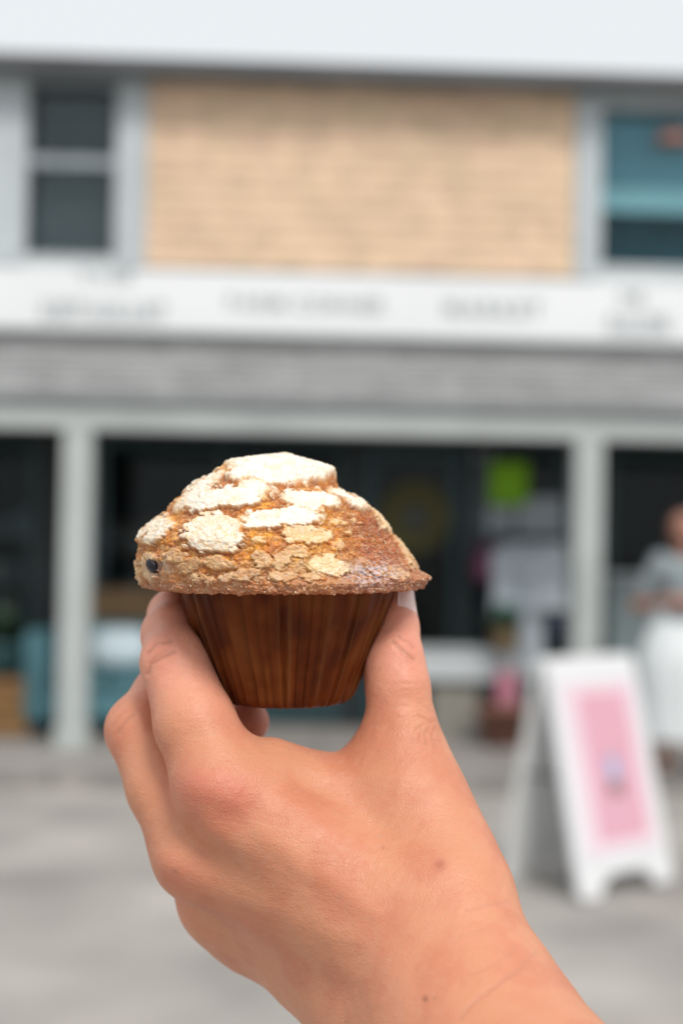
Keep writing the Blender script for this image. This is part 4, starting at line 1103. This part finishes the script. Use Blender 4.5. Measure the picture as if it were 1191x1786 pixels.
bpy.data.objects.remove(tmp); bpy.data.meshes.remove(me2)
hx_ = V[:, 0] / (D0 - V[:, 2]) * FPX + CXP; hy_ = -V[:, 1] / (D0 - V[:, 2]) * FPX + CYP
face_cam = sstep(.05, .4, NR[:, 2]) * (V[:, 2] > -16)
ww_ = np.stack([fbm(V, .25, 3, 201), fbm(V, .25, 3, 211)], 1) * 3.0
def seg_dist(pts):
    d = np.full(len(V), 1e9); t = np.zeros(len(V))
    for (x0, y0), (x1, y1) in zip(pts, pts[1:]):
        ex, ey = x1 - x0, y1 - y0; s = np.clip(((hx_ + ww_[:, 0] - x0) * ex + (hy_ + ww_[:, 1] - y0) * ey) / (ex * ex + ey * ey), 0, 1)
        q = np.hypot(hx_ + ww_[:, 0] - x0 - s * ex, hy_ + ww_[:, 1] - y0 - s * ey); d = np.minimum(d, q)
    return d
CR = [  # creases: points, depth mm, half width px
    ([(259, 1176), (264, 1160), (282, 1146), (304, 1136)], .55, 3.4), ([(258, 1140), (274, 1122), (298, 1117)], .40, 3.0), ([(262, 1158), (274, 1143), (292, 1133)], .25, 2.6),
    ([(684, 1118), (700, 1134), (722, 1150)], .50, 3.2), ([(694, 1108), (712, 1120), (722, 1130)], .35, 2.8), ([(690, 1130), (704, 1146), (716, 1156)], .22, 2.4),
    ([(206, 1282), (219, 1262), (233, 1248)], .40, 3.0), ([(198, 1268), (208, 1252), (222, 1242)], .25, 2.6),
    ([(733, 1228), (745, 1236), (757, 1242)], .20, 2.4), ([(728, 1248), (742, 1254), (760, 1262)], .22, 2.4), ([(736, 1268), (731, 1290)], .28, 2.4), ([(748, 1262), (742, 1284), (746, 1300)], .32, 2.4),
    ([(758, 1268), (752, 1284), (762, 1300)], .28, 2.4), ([(724, 1274), (738, 1262), (752, 1258)], .22, 2.2), ([(738, 1300), (752, 1290), (768, 1294)], .22, 2.2), ([(730, 1312), (746, 1306)], .16, 2.2),
    ([(940, 1655), (905, 1690), (872, 1712), (835, 1742), (800, 1775)], .30, 5.0), ([(812, 1588), (850, 1578), (890, 1574)], .20, 4.0), ([(900, 1650), (860, 1682), (820, 1700)], .14, 4.0), ([(880, 1600), (840, 1622), (800, 1632)], .10, 4.0)]
dsp = np.zeros(len(V)); crease_shade = np.zeros(len(V))
for pts, dep, wd in CR:
    d = seg_dist(pts); g_ = np.exp(-(d / wd) ** 2); dsp -= dep * .62 * g_ * face_cam; dsp += dep * .10 * np.exp(-((d - wd * 3.2) / (wd * 1.6)) ** 2) * face_cam; crease_shade = np.maximum(crease_shade, g_ * min(1, dep * 2.2) * face_cam)
def blob(x, y, rx, ry=None): return np.exp(-(((hx_ - x) / rx) ** 2 + ((hy_ - y) / (ry or rx)) ** 2)) * face_cam
# wrinkled skin over the thumb joint and fine cross lines along the back of the hand
wr = blob(745, 1280, 34, 44); wrn = fbm(V * np.array([1.35, .8, 1]), .42, 2, 303); dsp += wr * (np.minimum(np.abs(wrn) * 5, 1) - 1) * .22
wr2 = blob(706, 1235, 40, 60) + blob(278, 1140, 30, 34) * .8
ang_ = math.radians(60)
cl = np.stack([(V[:, 0] * math.cos(ang_) + V[:, 1] * math.sin(ang_)) * .35, (-V[:, 0] * math.sin(ang_) + V[:, 1] * math.cos(ang_)) * 1.5, V[:, 2] * .5], 1)
fl1 = fbm(np.stack([V[:, 0] * .4 + V[:, 1] * .15, V[:, 1] * 1.6, V[:, 2] * .3], 1), .7, 2, 311)
dsp += wr2 * fl1 * .2
dsp += fbm(cl, .55, 3, 317) * .075 * face_cam + fbm(V, .10, 2, 331) * .22
# knuckles, tendons and the hollow between the first two knuckles
dsp += blob(362, 1368, 46, 32) * 1.3 - blob(420, 1425, 50, 30) * 1.2 + blob(292, 1500, 26, 30) * .9 - blob(330, 1440, 22, 42) * .8
for pts, h in (([(400, 1400), (520, 1500), (650, 1590)], .45), ([(320, 1510), (470, 1590), (620, 1640)], .4), ([(470, 1330), (560, 1350), (690, 1360)], .5)):
    dsp += h * np.exp(-(seg_dist(pts) / 22) ** 2) * face_cam
V2 = V + NR * dsp[:, None]
# skin colour: base, redness over joints, mottling, moles, shade painted into creases and wrinkles
SC = np.tile(np.array([.61, .255, .148]), (len(V), 1))
mot = fbm(V, .09, 4, 401); mot2 = fbm(V, .5, 3, 411)
SC = mixc(SC, [.53, .18, .10], sstep(-.15, .4, mot) * .42); SC = mixc(SC, [.63, .30, .168], sstep(-.15, .4, -mot) * .35)
red = np.clip(blob(392, 1385, 70, 46) * 1.0 + blob(345, 1370, 40) * .5 + blob(276, 1135, 34, 40) * .55 + blob(208, 1280, 26, 40) * .6 + blob(300, 1530, 40, 34) * .55 + blob(712, 1130, 30, 44) * .55 + blob(690, 1050, 30, 40) * .5 + blob(255, 1210, 20, 60) * .3, 0, 1)
pink = np.clip(sstep(1330, 1180, hy_ + .25 * np.abs(hx_ - 470)), 0, 1); SC = mixc(SC, [.76, .345, .240], pink * .9)  # pinker finger skin, with extra lightness painted in for missing sun
SC = mixc(SC, [.56, .165, .115], red * .6)
SC = mixc(SC, [.46, .18, .11], np.clip(wr * 1.2, 0, 1) * sstep(.25, .7, 1 - np.abs(wrn) * 5) * .12)
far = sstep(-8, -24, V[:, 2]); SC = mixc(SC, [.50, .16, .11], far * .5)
SC = mixc(SC, [.52, .22, .14], crease_shade * .8); SC = mixc(SC, [.60, .29, .19], sstep(.1, .5, mot2) * .25)
for (x, y, r_, s, c) in ((767, 1508, 9, .7, (.42, .14, .09)), (741, 1742, 5, .7, (.25, .10, .06)), (758, 1741, 3, .5, (.35, .16, .1)), (668, 1479, 3.2, .6, (.40, .17, .11)), (308, 1518, 4, .6, (.38, .15, .1)), (594, 1563, 5, .35, (.42, .2, .13)), (884, 1490, 3, .5, (.4, .18, .12))):
    SC = mixc(SC, c, np.clip(blob(x + 0, y, r_) * 1.2, 0, 1) * s)
h_org = np.array(HO) + hp(880, 1900, 70) @ (np.array([list(RT), list(UP), list(-FW)]) / 1000)
N = None
skin.use_nodes = True; N = skin.node_tree.nodes; L = skin.node_tree.links; b = N['Principled BSDF']
at = N.new('ShaderNodeVertexColor'); at.layer_name = 'skin_tone'; L.new(at.outputs[0], b.inputs['Base Color'])
b.inputs['Roughness'].default_value = .46; b.inputs['Specular IOR Level'].default_value = .42
b.inputs['Subsurface Weight'].default_value = .35; b.inputs['Subsurface Radius'].default_value = (1, .36, .2); b.inputs['Subsurface Scale'].default_value = .0035
tc = N.new('ShaderNodeTexCoord'); vo = N.new('ShaderNodeTexVoronoi'); vo.feature = 'DISTANCE_TO_EDGE'; vo.inputs['Scale'].default_value = 1100; L.new(tc.outputs['Object'], vo.inputs['Vector'])
nz = N.new('ShaderNodeTexNoise'); nz.inputs['Scale'].default_value = 420; nz.inputs['Detail'].default_value = 5
mp = N.new('ShaderNodeMapping'); mp.inputs['Scale'].default_value = (.45, 1, 1.3); mp.inputs['Rotation'].default_value = (0, math.radians(-35), 0); L.new(tc.outputs['Object'], mp.inputs[0]); L.new(mp.outputs[0], nz.inputs['Vector'])
ad = N.new('ShaderNodeMath'); ad.operation = 'MULTIPLY_ADD'; L.new(vo.outputs['Distance'], ad.inputs[0]); ad.inputs[1].default_value = .7; L.new(nz.outputs[0], ad.inputs[2])
bpn = N.new('ShaderNodeBump'); bpn.inputs['Strength'].default_value = .5; bpn.inputs['Distance'].default_value = .0005; L.new(ad.outputs[0], bpn.inputs['Height']); L.new(bpn.outputs[0], b.inputs['Normal'])
rn = N.new('ShaderNodeMapRange'); rn.inputs['To Min'].default_value = .38; rn.inputs['To Max'].default_value = .56; L.new(nz.outputs[0], rn.inputs[0]); L.new(rn.outputs[0], b.inputs['Roughness'])
hand = empty('hand', h_org); tag(hand, 'bare left hand and forearm holding up the muffin between fingers and thumb', 'hand')
link('skin_surface', np_mesh('skin_surface', to_world_rel(V2, h_org), F, skin, True, {'skin_tone': SC}), hand)
# thumbnail
T = [(hp(*FINGERS['thumb'][i][:3]), FINGERS['thumb'][i][3]) for i in (5, 6)]
A0, R0 = T[0]; A1, R1 = T[1]; axd = (A1 - A0) / np.linalg.norm(A1 - A0)
na = math.radians(24); nrm = np.array([math.cos(na), 0, math.sin(na)]); nrm -= axd * (nrm @ axd); nrm /= np.linalg.norm(nrm); sd = np.cross(axd, nrm)
NT, NS = 25, 29; pts = []
for lay in (0, 1):
    for i in range(NS):
        s = i / (NS - 1); L_ = -5.4 + s * 17.2
        c = A0 + axd * L_; rr = (R0 + (R1 - R0) * min(1, max(0, L_) / np.linalg.norm(A1 - A0))) - max(0, L_ - 8.2) * .16
        wdt = math.radians(60) * min(1, (0.10 + 3.2 * s) ** .5) * (1 if s < .86 else math.sqrt(max(.05, 1 - ((s - .86) / .16) ** 2)))
        for j in range(NT):
            th = (j / (NT - 1) * 2 - 1) * wdt
            r_ = rr + (.42 if lay == 0 else -.5) + .25 * math.cos(th)
            pts.append(c + (nrm * math.cos(th) + sd * math.sin(th)) * r_ - axd * .8 * (th / 1.0) ** 2 * (1 if s < .3 else 0))
pts = np.array(pts); fs = []
for lay in (0, 1):
    o = lay * NT * NS
    for i in range(NS - 1):
        for j in range(NT - 1):
            q = [o + i * NT + j, o + i * NT + j + 1, o + (i + 1) * NT + j + 1, o + (i + 1) * NT + j]
            fs.append(q if lay else q[::-1])
o = NT * NS
for i in range(NS - 1):
    fs.append([i * NT, (i + 1) * NT, o + (i + 1) * NT, o + i * NT]); fs.append([i * NT + NT - 1, o + i * NT + NT - 1, o + (i + 1) * NT + NT - 1, (i + 1) * NT + NT - 1])
for j in range(NT - 1):
    fs.append([j, o + j, o + j + 1, j + 1]); fs.append([(NS - 1) * NT + j, (NS - 1) * NT + j + 1, o + (NS - 1) * NT + j + 1, o + (NS - 1) * NT + j])
nm = mat('fingernail', (.80, .60, .56), .22, .03, 300, col2=(.78, .55, .50)); nm.node_tree.nodes['Principled BSDF'].inputs['Subsurface Weight'].default_value = .2; nm.node_tree.nodes['Principled BSDF'].inputs['Subsurface Scale'].default_value = .001
link('fingernail', np_mesh('fingernail', to_world_rel(pts, h_org), fs, nm, True), hand)
